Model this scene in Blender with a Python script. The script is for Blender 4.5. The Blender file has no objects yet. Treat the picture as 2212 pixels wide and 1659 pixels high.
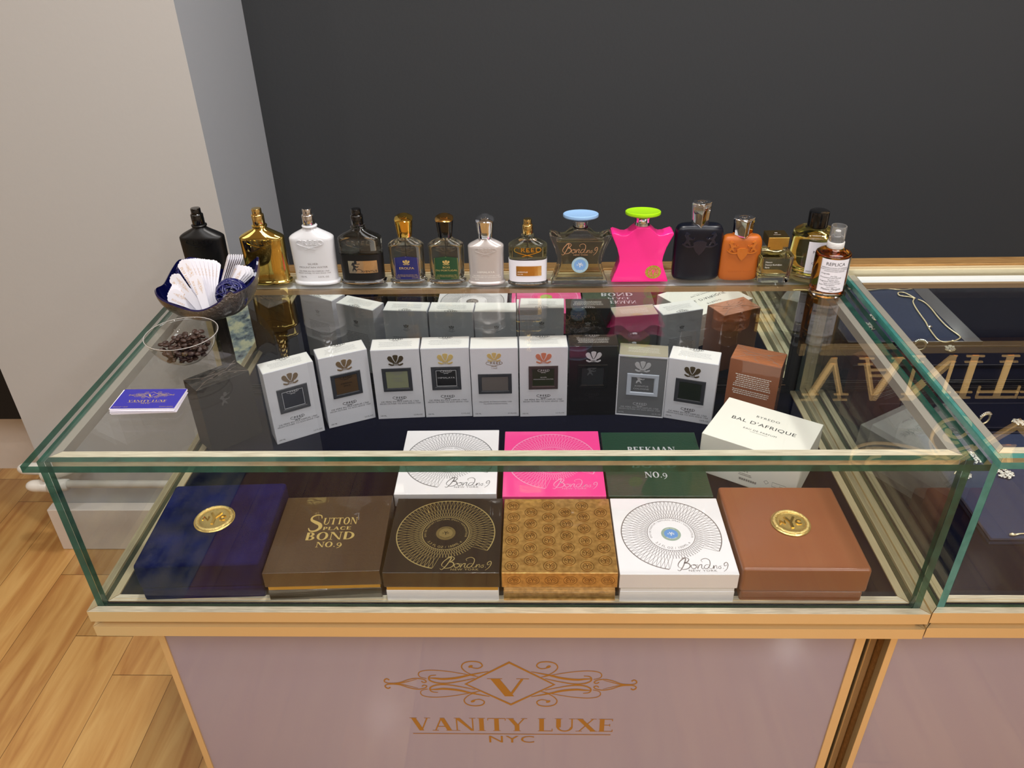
import bpy, bmesh, math, random
from mathutils import Vector, Matrix
random.seed(7)
S = bpy.context.scene
COL = S.collection
PI = math.pi
ZO = 0.69          # height of the showcase deck frame above the floor

# ---------------------------------------------------------------- camera
def look():
    yaw, pitch, roll = 0.031486, 0.555434, 0.021387
    f = Vector((-math.sin(yaw)*math.cos(pitch), math.cos(yaw)*math.cos(pitch), -math.sin(pitch)))
    r = Vector((math.cos(yaw), math.sin(yaw), 0)); d = f.cross(r)
    rr = math.cos(roll)*r + math.sin(roll)*d
    dd = -math.sin(roll)*r + math.cos(roll)*d
    up = -dd
    return Matrix(((rr.x, up.x, -f.x), (rr.y, up.y, -f.y), (rr.z, up.z, -f.z)))
cam_data = bpy.data.cameras.new('camera'); cam = bpy.data.objects.new('camera', cam_data); COL.objects.link(cam)
cam.matrix_world = Matrix.Translation((0.65499, -0.77969, 0.8732+ZO)) @ look().to_4x4()
cam_data.sensor_width = 36.0; cam_data.lens = 1682.91/2212*36.0; cam_data.clip_start = 0.02
S.camera = cam

# ---------------------------------------------------------------- world, lights, exposure
w = bpy.data.worlds.new('world'); S.world = w; w.use_nodes = True
w.node_tree.nodes['Background'].inputs[0].default_value = (0.9, 0.86, 0.8, 1)
w.node_tree.nodes['Background'].inputs[1].default_value = 0.25
S.view_settings.view_transform = 'Standard'; S.view_settings.look = 'None'
S.view_settings.exposure = 0.0; S.view_settings.gamma = 1.0; S.view_settings.use_curve_mapping = False
cy = S.cycles
cy.use_denoising = True; cy.max_bounces = 14; cy.transmission_bounces = 12; cy.glossy_bounces = 8
cy.diffuse_bounces = 4; cy.transparent_max_bounces = 32; cy.caustics_reflective = True; cy.blur_glossy = 1.0; cy.caustics_refractive = False
cy.sample_clamp_indirect = 6.0; cy.sample_clamp_direct = 0.0

def area(name, loc, size, power, color=(1, .93, .84), target=None, size_y=None, shape='RECTANGLE', spread=PI):
    l = bpy.data.lights.new(name, 'AREA'); l.energy = power; l.color = color; l.size = size
    l.shape = shape; l.spread = spread
    if shape in ('RECTANGLE', 'ELLIPSE'): l.size_y = size_y or size
    o = bpy.data.objects.new(name, l); COL.objects.link(o); o.location = loc
    if target is not None:
        o.rotation_euler = (Vector(target)-Vector(loc)).to_track_quat('-Z', 'Y').to_euler()
    return o
CEIL = 2.85
for i, (x, y, p) in enumerate(((-0.9, -0.7, 8), (0.45, 0.25, 20), (1.9, 0.1, 18), (-0.3, -2.2, 9), (2.4, -2.76, 22), (2.45, -4.05, 22), (3.9, -3.4, 18))):
    area('ceiling_downlight', (x, y, CEIL-0.03), 0.14, p, (1, .97, .92), shape='DISK')
area('soft_fill_panel', (0.9, -1.5, CEIL-0.02), 3.2, 52, (.95, .97, 1), size_y=1.0)  # three unseen fill panels, added for soft light from above
area('soft_fill_panel', (1.6, 0.35, CEIL-0.02), 1.6, 18, (.97, .97, 1), size_y=0.5)
area('soft_fill_panel', (-2.6, -0.6, CEIL-0.02), 1.6, 16, (1, .97, .94), size_y=1.6)

# ---------------------------------------------------------------- materials
def lin(c):
    return tuple(((v/255)/12.92 if v/255 <= .04045 else ((v/255+.055)/1.055)**2.4) for v in c)
def rgba(c): return (*lin(c), 1)
MATS = {}
def mat(name, col, rough=.5, metal=0.0, coat=0.0, coat_rough=.05, spec=.5, trans=0.0, ior=1.45, emit=None, estr=0,
        noise=None, bump=None, bump2=None, sheen=0.0, coat_bump=None, alpha=None):
    """noise=(scale, colour2, detail, contrast)  bump=(kind, scale, strength, distance)"""
    if name in MATS: return MATS[name]
    m = bpy.data.materials.new(name); m.use_nodes = True; nt = m.node_tree; N = nt.nodes; L = nt.links
    b = N['Principled BSDF']
    b.inputs['Base Color'].default_value = rgba(col); b.inputs['Roughness'].default_value = rough
    b.inputs['Metallic'].default_value = metal; b.inputs['Coat Weight'].default_value = coat
    b.inputs['Coat Roughness'].default_value = coat_rough; b.inputs['Specular IOR Level'].default_value = spec
    b.inputs['Transmission Weight'].default_value = trans; b.inputs['IOR'].default_value = ior
    if sheen: b.inputs['Sheen Weight'].default_value = sheen
    if emit: b.inputs['Emission Color'].default_value = rgba(emit); b.inputs['Emission Strength'].default_value = estr
    tc = N.new('ShaderNodeTexCoord')
    if noise:
        nz = N.new('ShaderNodeTexNoise'); nz.inputs['Scale'].default_value = noise[0]; nz.inputs['Detail'].default_value = noise[2]
        cr = N.new('ShaderNodeValToRGB'); c = noise[3]
        cr.color_ramp.elements[0].position = .5-c; cr.color_ramp.elements[1].position = .5+c
        cr.color_ramp.elements[0].color = rgba(col); cr.color_ramp.elements[1].color = rgba(noise[1])
        if len(noise) > 4:
            mp = N.new('ShaderNodeMapping'); mp.inputs['Scale'].default_value = noise[4]
            L.new(tc.outputs['Object'], mp.inputs[0]); L.new(mp.outputs[0], nz.inputs['Vector'])
        else: L.new(tc.outputs['Object'], nz.inputs['Vector'])
        L.new(nz.outputs[0], cr.inputs[0]); L.new(cr.outputs[0], b.inputs['Base Color'])
    def bumpnode(bp, prev=None):
        kind, sc, st, dist = bp[:4]
        if kind == 'voronoi':
            t = N.new('ShaderNodeTexVoronoi'); t.feature = 'DISTANCE_TO_EDGE'; t.inputs['Scale'].default_value = sc
            r = N.new('ShaderNodeMath'); r.operation = 'MINIMUM'; r.inputs[1].default_value = .12
            out = r.outputs[0]; L.new(t.outputs['Distance'], r.inputs[0])
        else:
            t = N.new('ShaderNodeTexNoise'); t.inputs['Scale'].default_value = sc; t.inputs['Detail'].default_value = 6
            out = t.outputs[0]
        if len(bp) > 4:
            mp = N.new('ShaderNodeMapping'); mp.inputs['Scale'].default_value = bp[4]
            L.new(tc.outputs['Object'], mp.inputs[0]); L.new(mp.outputs[0], t.inputs['Vector'])
        else: L.new(tc.outputs['Object'], t.inputs['Vector'])
        bn = N.new('ShaderNodeBump'); bn.inputs['Strength'].default_value = st; bn.inputs['Distance'].default_value = dist
        L.new(out, bn.inputs['Height'])
        if prev: L.new(prev.outputs[0], bn.inputs['Normal'])
        return bn
    bn = None
    if bump: bn = bumpnode(bump)
    if bump2: bn = bumpnode(bump2, bn)
    if bn: L.new(bn.outputs[0], b.inputs['Normal'])
    if coat_bump: L.new(bumpnode(coat_bump).outputs[0], b.inputs['Coat Normal'])
    MATS[name] = m; return m

def pane_mat(name, tint, f0=.027):
    """flat float glass: clear, with the reflection of a polished surface growing towards grazing angles"""
    m = bpy.data.materials.new(name); m.use_nodes = True; nt = m.node_tree; N = nt.nodes; L = nt.links
    N.clear(); out = N.new('ShaderNodeOutputMaterial')
    tr = N.new('ShaderNodeBsdfTransparent'); tr.inputs[0].default_value = rgba(tint)
    gl = N.new('ShaderNodeBsdfGlossy'); gl.inputs['Roughness'].default_value = 0.0; gl.inputs[0].default_value = (1, 1, 1, 1)
    lw = N.new('ShaderNodeLayerWeight'); lw.inputs[0].default_value = .5
    pw = N.new('ShaderNodeMath'); pw.operation = 'POWER'; pw.inputs[1].default_value = 5
    ml = N.new('ShaderNodeMath'); ml.operation = 'MULTIPLY_ADD'; ml.inputs[1].default_value = 1-f0; ml.inputs[2].default_value = f0
    L.new(lw.outputs['Facing'], pw.inputs[0]); L.new(pw.outputs[0], ml.inputs[0])
    mx = N.new('ShaderNodeMixShader'); L.new(ml.outputs[0], mx.inputs[0]); L.new(tr.outputs[0], mx.inputs[1]); L.new(gl.outputs[0], mx.inputs[2])
    L.new(mx.outputs[0], out.inputs[0]); MATS[name] = m; return m
def edge_mat(name, c1, c2, see=.3):
    """ground green edge of float glass"""
    m = mat(name, c1, rough=.12, spec=.8, noise=(45, c2, 2, .3, (1, 1, 1)))
    nt = m.node_tree; N = nt.nodes; L = nt.links
    tr = N.new('ShaderNodeBsdfTransparent'); tr.inputs[0].default_value = rgba((120, 175, 155))
    mx = N.new('ShaderNodeMixShader'); mx.inputs[0].default_value = see
    L.new(N['Principled BSDF'].outputs[0], mx.inputs[1]); L.new(tr.outputs[0], mx.inputs[2])
    L.new(mx.outputs[0], N['Material Output'].inputs[0]); return m

PANE = pane_mat('clear_glass_pane', (250, 251, 251), .030)
PANE_F = pane_mat('clear_front_glass', (251, 252, 252), .019)
PANE_S = pane_mat('clear_side_glass', (248, 250, 250), .07)
THIN = pane_mat('clear_plastic', (243, 243, 241), .05)
EDGE = edge_mat('green_glass_edge', (10, 44, 36), (34, 92, 76), .22)
EDGE_L = edge_mat('pale_green_glass_edge', (52, 128, 122), (96, 168, 160), .3)
GOLD_F = mat('satin_gold_frame', (224, 194, 142), rough=.36, metal=.45, bump=('noise', 900, .04, .0004))
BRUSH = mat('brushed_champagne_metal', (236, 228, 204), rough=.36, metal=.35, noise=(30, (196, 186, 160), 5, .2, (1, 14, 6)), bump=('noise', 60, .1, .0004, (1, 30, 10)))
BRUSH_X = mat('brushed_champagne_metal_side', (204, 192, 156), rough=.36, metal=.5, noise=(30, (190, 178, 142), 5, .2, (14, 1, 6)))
WGOLD = mat('brushed_gold_top', (190, 152, 98), rough=.42, metal=.6, noise=(20, (150, 112, 66), 6, .25, (1, 10, 8)))
DARK = mat('dark_gap', (10, 9, 9), rough=.9)  # near-black: shade painted into the cabinet gap, also dark jambs and door edges
LILAC = mat('glossy_lilac_panel', (156, 146, 164), rough=.42, coat=1.0, coat_rough=.03)
LOGO = mat('gold_logo', (168, 118, 44), rough=.45, metal=.25)
LOGO_S = mat('gold_sign_frame', (224, 190, 130), rough=.4, metal=.2)
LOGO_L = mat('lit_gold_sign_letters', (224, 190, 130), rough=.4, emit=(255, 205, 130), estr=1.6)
NAVY = mat('navy_velvet_deck', (3, 4, 16), rough=1, spec=.1, noise=(260, (7, 8, 28), 3, .3))
NAVYPAD = mat('navy_pad', (30, 40, 66), rough=.85, noise=(200, (36, 47, 76), 3, .3))
MIRROR = mat('mirror', (238, 242, 240), rough=.0, metal=1.0)
WHITEP = mat('white_card_dimmed', (206, 207, 215), rough=.55, bump=('noise', 320, .35, .0006, (1, 1, 2.2)))  # white toned down and cooled, dimmer light on the fronts put into the colour
WHITEG = mat('white_gloss_card_lit', (246, 246, 242), rough=.35, coat=.7, coat_rough=.04)  # brighter white for lids, overhead light put into the colour
BLACKP = mat('black_gloss_card', (7, 6, 9), rough=.35, coat=1, coat_rough=.03, coat_bump=('noise', 40, .12, .002))
GREYP = mat('grey_textured_card', (104, 106, 110), rough=.5, bump=('noise', 300, .5, .0006, (1, 1, 4)))
PALEGOLD = mat('pale_gold_card', (176, 170, 148), rough=.4, metal=.2)
SILV = mat('silver_foil', (206, 208, 214), rough=.28, metal=.35)
GOLD = mat('polished_gold', (232, 192, 96), rough=.07, metal=1.0)
GOLD2 = mat('gold_foil', (206, 180, 112), rough=.3, metal=.45)
BRONZE = mat('bronze_foil', (138, 114, 84), rough=.3, metal=.4)
OLIVEF = mat('dark_bronze_foil', (84, 70, 46), rough=.3, metal=.4)
PINKF = mat('rose_gold_foil', (196, 136, 100), rough=.28, metal=.4)
CHROME = mat('chrome', (225, 226, 230), rough=.05, metal=1.0)
BLACKM = mat('satin_black', (9, 9, 10), rough=.32)
BLACKG = mat('gloss_black', (6, 6, 7), rough=.12, coat=.6)
INK = mat('black_ink', (22, 22, 24), rough=.6)
GREYINK = mat('grey_ink', (120, 120, 122), rough=.6)
WINK = mat('white_ink', (225, 222, 215), rough=.6)
GLASS = mat('bottle_glass', (250, 252, 250), rough=.0, trans=1.0, ior=1.46)

# ---------------------------------------------------------------- mesh helpers
def link(name, me, m=None, parent=None, loc=None, rot=None):
    o = bpy.data.objects.new(name, me); COL.objects.link(o)
    if m is not None:
        for x in (m if isinstance(m, (list, tuple)) else [m]): me.materials.append(x)
    if parent is not None: o.parent = parent
    if loc is not None: o.location = loc
    if rot is not None: o.rotation_euler = rot
    return o
def tag(o, label=None, cat=None, group=None, kind=None):
    if label: o['label'] = label
    if cat: o['category'] = cat
    if group: o['group'] = group
    if kind: o['kind'] = kind
    return o
def thing(name, loc, label, cat, group=None, rz=0):
    o = bpy.data.objects.new(name, None); COL.objects.link(o); o.empty_display_size = .02
    o.location = (loc[0], loc[1], loc[2]+ZO); o.rotation_euler = (0, 0, rz)
    return tag(o, label, cat, group)
def mesh(name, V, F, mi=None, smooth=False):
    me = bpy.data.meshes.new(name); me.from_pydata([tuple(v) for v in V], [], F); me.update()
    if mi: me.polygons.foreach_set('material_index', mi)
    if smooth: me.polygons.foreach_set('use_smooth', [True]*len(me.polygons))
    return me
class MB:
    def __init__(s): s.V = []; s.F = []; s.M = []
    def add(s, V, F, mi=0):
        k = len(s.V); s.V += [tuple(v) for v in V]; s.F += [tuple(i+k for i in f) for f in F]; s.M += [mi]*len(F)
    def box(s, a, b, mi=0, side=None):
        (x0, y0, z0), (x1, y1, z1) = a, b
        V = [(x0, y0, z0), (x1, y0, z0), (x1, y1, z0), (x0, y1, z0), (x0, y0, z1), (x1, y0, z1), (x1, y1, z1), (x0, y1, z1)]
        F = [(3, 2, 1, 0), (4, 5, 6, 7), (0, 1, 5, 4), (1, 2, 6, 5), (2, 3, 7, 6), (3, 0, 4, 7)]  # bottom top front right back left
        k = len(s.V); s.V += V; s.F += [tuple(i+k for i in f) for f in F]
        s.M += (side if side else [mi]*6)
    def prism(s, P, z0, z1, mi=0):
        n = len(P); V = [(x, y, z0) for x, y in P]+[(x, y, z1) for x, y in P]
        F = [tuple(range(n-1, -1, -1)), tuple(range(n, 2*n))]+[(i, (i+1) % n, n+(i+1) % n, n+i) for i in range(n)]
        s.add(V, F, mi)
    def tube(s, P, r, n=8, mi=0, closed=False):
        P = [Vector(p) for p in P]; m = len(P); rings = []
        up = Vector((0, 0, 1))
        for i, p in enumerate(P):
            t = (P[(i+1) % m]-P[i-1]) if closed else (P[min(i+1, m-1)]-P[max(i-1, 0)])
            if t.length < 1e-9: t = Vector((1, 0, 0))
            t.normalize(); a = t.cross(up)
            if a.length < 1e-3: a = t.cross(Vector((0, 1, 0)))
            a.normalize(); b = a.cross(t); rr = r[i] if isinstance(r, (list, tuple)) else r
            rings.append([p+a*math.cos(2*PI*k/n)*rr+b*math.sin(2*PI*k/n)*rr for k in range(n)])
        V = [v for q in rings for v in q]; F = []
        for i in range(m if closed else m-1):
            j = (i+1) % m
            for k in range(n): F.append((i*n+k, i*n+(k+1) % n, j*n+(k+1) % n, j*n+k))
        if not closed: F += [tuple(range(n-1, -1, -1)), tuple((m-1)*n+k for k in range(n))]
        s.add(V, F, mi)
    def build(s, name, m, parent=None, smooth=False, bevel=0, seg=2, loc=None, rot=None):
        me = mesh(name, s.V, s.F, s.M, False)
        if smooth:
            me.polygons.foreach_set('use_smooth', [True]*len(me.polygons))
        o = link(name, me, m, parent, loc, rot)
        if bevel:
            b = o.modifiers.new('bevel', 'BEVEL'); b.width = bevel; b.segments = seg; b.limit_method = 'ANGLE'; b.angle_limit = .6
            me.polygons.foreach_set('use_smooth', [True]*len(me.polygons))
            b.harden_normals = True
        return o
def boxo(name, a, b, m, parent=None, bevel=0, seg=2):
    q = MB(); q.box(a, b); return q.build(name, m, parent, bevel=bevel, seg=seg)
def autosmooth(o, ang=.7):
    me = o.data; me.polygons.foreach_set('use_smooth', [True]*len(me.polygons))
    bm = bmesh.new(); bm.from_mesh(me); bm.normal_update()
    for e in bm.edges:
        if len(e.link_faces) == 2 and e.calc_face_angle(0) > ang: e.smooth = False
    bm.to_mesh(me); bm.free(); return o
def loft(rings, cap=True, closed=True):
    n = len(rings[0]); V = [v for r in rings for v in r]; F = []
    for i in range(len(rings)-1):
        for k in range(n): F.append((i*n+k, i*n+(k+1) % n, (i+1)*n+(k+1) % n, (i+1)*n+k))
    if cap: F += [tuple(range(n-1, -1, -1)), tuple((len(rings)-1)*n+k for k in range(n))]
    return V, F
def ring(a, b, e, z, n=48, cx=0, cy=0):
    out = []
    for k in range(n):
        t = 2*PI*k/n; c, s_ = math.cos(t), math.sin(t)
        out.append((cx+a*math.copysign(abs(c)**(2/e), c), cy+b*math.copysign(abs(s_)**(2/e), s_), z))
    return out
def lathe_o(name, prof, m, parent=None, n=40, cx=0, cy=0, sharp=.6, z=0):
    """prof: (z, a[, b[, e]])"""
    R = []
    for p in prof:
        a = p[1]; b = p[2] if len(p) > 2 else a; e = p[3] if len(p) > 3 else 2
        R.append(ring(a, b, e, p[0]+z, n, cx, cy))
    V, F = loft(R); me = mesh(name, V, F); o = link(name, me, m, parent); autosmooth(o, sharp); return o
def prof_at(prof, z):
    for p, q in zip(prof, prof[1:]):
        if p[0] <= z <= q[0]:
            t = (z-p[0])/max(1e-9, q[0]-p[0]); g = lambda i, d: (p[i] if len(p) > i else d(p))*(1-t)+(q[i] if len(q) > i else d(q))*t
            return g(1, None), g(2, lambda s: s[1]), g(3, lambda s: 2)
    p = prof[-1]; return p[1], p[2] if len(p) > 2 else p[1], p[3] if len(p) > 3 else 2
def onfront(prof, cx=0, cz=0):
    def f(x, y, h):
        a, b, e = prof_at(prof, y+cz); xx = min(abs(x+cx)/a, .98)
        return (x+cx, -b*(1-xx**e)**(1/e)-h, y+cz)
    return f
def oncyl(r, cz=0, rot=0):
    def f(x, y, h):
        t = x/r+rot; return ((r+h)*math.sin(t), -(r+h)*math.cos(t), y+cz)
    return f
def onflat_front(x0, y0, z0): return lambda x, y, h: (x0+x, y0-h, z0+y)
def onflat_top(x0, y0, z0): return lambda x, y, h: (x0+x, y0+y, z0+h)
def onflat_right(x0, y0, z0): return lambda x, y, h: (x0+h, y0+x, z0+y)
def onflat_back(x0, y0, z0): return lambda x, y, h: (x0-x, y0+h, z0+y)

# ---------------------------------------------------------------- flat art: lists of (verts, faces)
def catmull(P, k=6, closed=False):
    n = len(P); out = []
    for i in range(n if closed else n-1):
        g = (lambda j: P[j % n]) if closed else (lambda j: P[max(0, min(n-1, j))])
        p0, p1, p2, p3 = g(i-1), g(i), g(i+1), g(i+2)
        for s_ in range(k):
            t = s_/k
            out.append(tuple(.5*((2*p1[d])+(-p0[d]+p2[d])*t+(2*p0[d]-5*p1[d]+4*p2[d]-p3[d])*t*t+(-p0[d]+3*p1[d]-3*p2[d]+p3[d])*t**3) for d in range(len(p1))))
    if not closed: out.append(tuple(P[-1]))
    return out
def rib(P, wd, closed=False):
    n = len(P); V = []; F = []
    for i in range(n):
        a = P[i-1] if (i or closed) else P[0]; b = P[(i+1) % n] if (i < n-1 or closed) else P[-1]
        dx, dy = b[0]-a[0], b[1]-a[1]; l = math.hypot(dx, dy) or 1
        ww = (wd[min(i, len(wd)-1)] if isinstance(wd, (list, tuple)) else wd)/2
        V += [(P[i][0]-dy/l*ww, P[i][1]+dx/l*ww), (P[i][0]+dy/l*ww, P[i][1]-dx/l*ww)]
    for i in range(n if closed else n-1):
        j = (i+1) % n; F.append((2*i, 2*i+1, 2*j+1, 2*j))
    return (V, F)
def taper(P, w0, w1, k=6):
    Q = catmull(P, k); n = len(Q)
    return rib(Q, [w0+(w1-w0)*math.sin(PI*i/(n-1)) for i in range(n)])
def poly(P): return (list(P), [tuple(range(len(P)))])
def rect(x0, y0, x1, y1): return poly([(x0, y0), (x1, y0), (x1, y1), (x0, y1)])
def ell(cx, cy, rx, ry, rot=0, n=14):
    c, s_ = math.cos(rot), math.sin(rot)
    return poly([(cx+rx*math.cos(2*PI*i/n)*c-ry*math.sin(2*PI*i/n)*s_, cy+rx*math.cos(2*PI*i/n)*s_+ry*math.sin(2*PI*i/n)*c) for i in range(n)])
def circ(cx, cy, r, wd, a0=0, a1=2*PI, n=48, ry=None):
    ry = ry or r
    full = abs(a1-a0) > 6.28
    P = [(cx+r*math.cos(a0+(a1-a0)*i/n), cy+ry*math.sin(a0+(a1-a0)*i/n)) for i in range(n if full else n+1)]
    return rib(P, wd, full)
def tf(art, sx=1, sy=None, dx=0, dy=0, rot=0, skew=0):
    sy = sx if sy is None else sy; c, s_ = math.cos(rot), math.sin(rot); out = []
    for V, F in art:
        W = []
        for x, y in V:
            x, y = x*sx+y*skew, y*sy; W.append((x*c-y*s_+dx, x*s_+y*c+dy))
        out.append((W, F))
    return out
def bounds(art):
    xs = [x for V, F in art for x, y in V]; ys = [y for V, F in art for x, y in V]
    return min(xs), min(ys), max(xs), max(ys)
def fit(art, x0, y0, x1, y1=None):
    a, b, c, d = bounds(art); sx = (x1-x0)/(c-a); sy = (y1-y0)/(d-b) if y1 is not None else sx
    return tf(art, sx, sy, x0-a*sx, y0-b*sy)
FONTC = {}
def text(s, size=1.0, align='CENTER', xs=1.0, spacing=1.0):
    """small printed lettering as flat outlines"""
    key = (s, spacing)
    if key not in FONTC:
        cu = bpy.data.curves.new('t', 'FONT'); cu.body = s; cu.size = 1; cu.resolution_u = 3 if len(s) < 30 else 2; cu.space_character = spacing
        ob = bpy.data.objects.new('t', cu); COL.objects.link(ob)
        dg = bpy.context.evaluated_depsgraph_get(); me = bpy.data.meshes.new_from_object(ob.evaluated_get(dg))
        FONTC[key] = ([(v.co.x, v.co.y) for v in me.vertices], [tuple(p.vertices) for p in me.polygons])
        bpy.data.objects.remove(ob); bpy.data.curves.remove(cu); bpy.data.meshes.remove(me)
    V, F = FONTC[key]
    if not V: return []
    x0 = min(v[0] for v in V); x1 = max(v[0] for v in V)
    off = {'CENTER': -(x0+x1)/2, 'LEFT': -x0, 'RIGHT': -x1}[align]
    return [([((x+off)*size*xs, y*size) for x, y in V], F)]
def arc_text(s, r, size, a_mid, inward=False, xs=1.0, spacing=1.1):
    (V, F), = text(s, size, 'CENTER', xs, spacing)
    W = []
    for x, y in V:
        if not inward: t = a_mid-x/r; W.append(((r+y)*math.cos(t), (r+y)*math.sin(t)))
        else: t = a_mid+x/r; W.append(((r-y)*math.cos(t), (r-y)*math.sin(t)))
    return [(W, F)]
def art_obj(name, art, fn, m, parent, h=.00012, thick=0.0, label=None):
    V = []; F = []
    for ip, (v, f) in enumerate(art):
        lift = (ip % 24)*5e-6
        k = len(V); V += [fn(x, y, h+thick+lift) for x, y in v]; F += [tuple(i+k for i in q) for q in f]
        if thick:
            k2 = len(V); V += [fn(x, y, 0) for x, y in v]; cnt = {}
            for q in f:
                for i in range(len(q)):
                    e = (q[i], q[(i+1) % len(q)]); cnt[e] = 1
            for (a, b) in cnt:
                if (b, a) not in cnt: F.append((a+k, a+k2, b+k2, b+k))
    me = mesh(name, V, F); o = link(name, me, m, parent)
    if label: o['label'] = label
    return o
# roman capitals, cap height 1
TH, TN = .22, .06
def make_gl():
    def _st(x0, y0, x1, y1, wd): return poly([(x0-wd/2, y0), (x0+wd/2, y0), (x1+wd/2, y1), (x1-wd/2, y1)])
    def _sf(x, y, l=.3): return poly([(x-l/2, y), (x+l/2, y), (x+l/2, y+.035), (x-l/2, y+.035)] if y < .5 else [(x-l/2, y-.035), (x+l/2, y-.035), (x+l/2, y), (x-l/2, y)])
    def _bowl(cx, cy, rx, ry, a0, a1, n=14, t=None, tn=None):
        t = TH if t is None else t; tn = TN if tn is None else tn
        V = []; F = []
        for i in range(n+1):
            a = a0+(a1-a0)*i/n; V += [(cx+rx*math.cos(a), cy+ry*math.sin(a)), (cx+(rx-t)*math.cos(a), cy+(ry-tn)*math.sin(a))]
        for i in range(n): F.append((2*i, 2*i+1, 2*i+3, 2*i+2))
        return (V, F)
    def _s(P, W):
        Q = catmull(P, 6); n = len(Q); m_ = len(W)-1
        ww = []
        for i in range(n):
            t = i/(n-1)*m_; k = min(int(t), m_-1); ww.append(W[k]+(W[k+1]-W[k])*(t-k))
        return rib(Q, ww)
    GL = {
     'V': (.95, [_st(.48, 0, .14, 1, TH), _st(.48, 0, .8, 1, .07), _sf(.14, 1, .36), _sf(.8, 1, .3)]),
     'A': (.98, [_st(.14, 0, .46, 1, .07), _st(.82, 0, .49, 1, TH), rect(.26, .3, .74, .35), _sf(.14, 0, .3), _sf(.83, 0, .36)]),
     'N': (1.05, [_st(.14, 0, .14, 1, .06), _st(.9, 0, .9, 1, .06), poly([(.06, 1), (.30, 1), (.95, 0), (.80, 0)]), _sf(.14, 0), _sf(.9, 1), _sf(.12, 1, .2)]),
     'I': (.42, [_st(.21, 0, .21, 1, TH), _sf(.21, 0, .36), _sf(.21, 1, .36)]),
     'T': (.9, [_st(.45, 0, .45, 1, TH), rect(.02, .95, .88, 1), _st(.035, .82, .035, 1, .035), _st(.865, .82, .865, 1, .035), _sf(.45, 0, .36)]),
     'Y': (.92, [_st(.46, 0, .46, .48, TH), _st(.46, .42, .14, 1, TH), _st(.47, .42, .8, 1, .07), _sf(.46, 0, .36), _sf(.14, 1, .36), _sf(.8, 1)]),
     'L': (.75, [_st(.2, 0, .2, 1, TH), rect(.1, 0, .72, .05), _st(.7, 0, .7, .2, .04), _sf(.2, 1, .36), _sf(.2, 0, .36)]),
     'U': (.98, [_st(.19, .32, .19, 1, TH), _st(.83, .32, .83, 1, .07), _bowl(.485, .34, .38, .36, PI, 2*PI, 14, .12, .08), _sf(.19, 1, .36), _sf(.83, 1)]),
     'X': (.95, [_st(.82, 0, .14, 1, TH+.03), _st(.12, 0, .8, 1, .07), _sf(.14, 1, .36), _sf(.8, 1), _sf(.12, 0), _sf(.83, 0, .36)]),
     'E': (.8, [_st(.2, 0, .2, 1, TH), rect(.1, 0, .72, .05), rect(.1, .95, .7, 1), rect(.2, .49, .58, .54), _st(.7, 0, .7, .17, .04), _st(.68, .83, .68, 1, .04), _st(.57, .42, .57, .6, .035), _sf(.2, 0, .34), _sf(.2, 1, .34)]),
     'C': (.95, [_bowl(.5, .5, .45, .53, .75, 2*PI-.75), _st(.84, .68, .84, .93, .035), _st(.84, .1, .84, .3, .03)]),
     'O': (1.04, [_bowl(.52, .5, .47, .53, 0, 2*PI, 28)]),
     'D': (1.0, [_st(.2, 0, .2, 1, TH), _bowl(.35, .5, .58, .5, -PI/2, PI/2), rect(.1, .95, .36, 1), rect(.1, 0, .36, .05)]),
     'B': (.82, [_st(.2, 0, .2, 1, TH), _bowl(.38, .75, .33, .25, -PI/2, PI/2), _bowl(.38, .265, .4, .265, -PI/2, PI/2), rect(.1, .95, .4, 1), rect(.1, 0, .4, .05), rect(.2, .49, .4, .53)]),
     'P': (.76, [_st(.2, 0, .2, 1, TH), _bowl(.38, .73, .34, .27, -PI/2, PI/2), rect(.1, .95, .4, 1), rect(.2, .46, .4, .5), _sf(.2, 0, .36)]),
     'S': (.68, [_s([(.56, .78), (.5, .95), (.3, .98), (.13, .86), (.14, .68), (.34, .54), (.54, .4), (.58, .2), (.42, .03), (.2, .03), (.09, .2)], [.04, .05, .08, .16, .16, .08, .04])]),
     'K': (.92, [_st(.2, 0, .2, 1, TH), _st(.28, .45, .74, 1, .07), poly([(.36, .58), (.46, .66), (.9, 0), (.7, 0)]), _sf(.2, 0, .36), _sf(.2, 1, .36), _sf(.74, 1), _sf(.8, 0, .3)]),
     'M': (1.2, [_st(.14, 0, .2, 1, .06), _st(1.05, 0, .98, 1, TH), poly([(.14, 1), (.32, 1), (.62, .08), (.55, .02)]), _st(.58, .02, .98, 1, .07), _sf(.14, 0), _sf(1.05, 0, .36)]),
     'R': (.92, [_st(.2, 0, .2, 1, TH), _bowl(.38, .74, .33, .26, -PI/2, PI/2), rect(.1, .95, .4, 1), poly([(.36, .5), (.5, .5), (.92, 0), (.72, 0)]), _sf(.2, 0, .36)]),
     '.': (.3, [ell(.15, .07, .08, .08)]),
     '9': (.75, [_bowl(.36, .5, .3, .3, 0, 2*PI, 20, .12, .05), _s([(.64, .5), (.62, .2), (.4, -.1), (.15, -.25)], [.14, .12, .07, .03])]),
     'Q': (1.04, [_bowl(.52, .5, .47, .53, 0, 2*PI, 28)]),
    }
    return GL
TH, TN = .13, .045; GL_THIN = make_gl()
TH, TN = .22, .06; GL = make_gl()
def _bowl(cx, cy, rx, ry, a0, a1, n, t, tn):
    V = []; F = []
    for i in range(n+1):
        a = a0+(a1-a0)*i/n; V += [(cx+rx*math.cos(a), cy+ry*math.sin(a)), (cx+(rx-t)*math.cos(a), cy+(ry-tn)*math.sin(a))]
    for i in range(n): F.append((2*i, 2*i+1, 2*i+3, 2*i+2))
    return (V, F)
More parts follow.
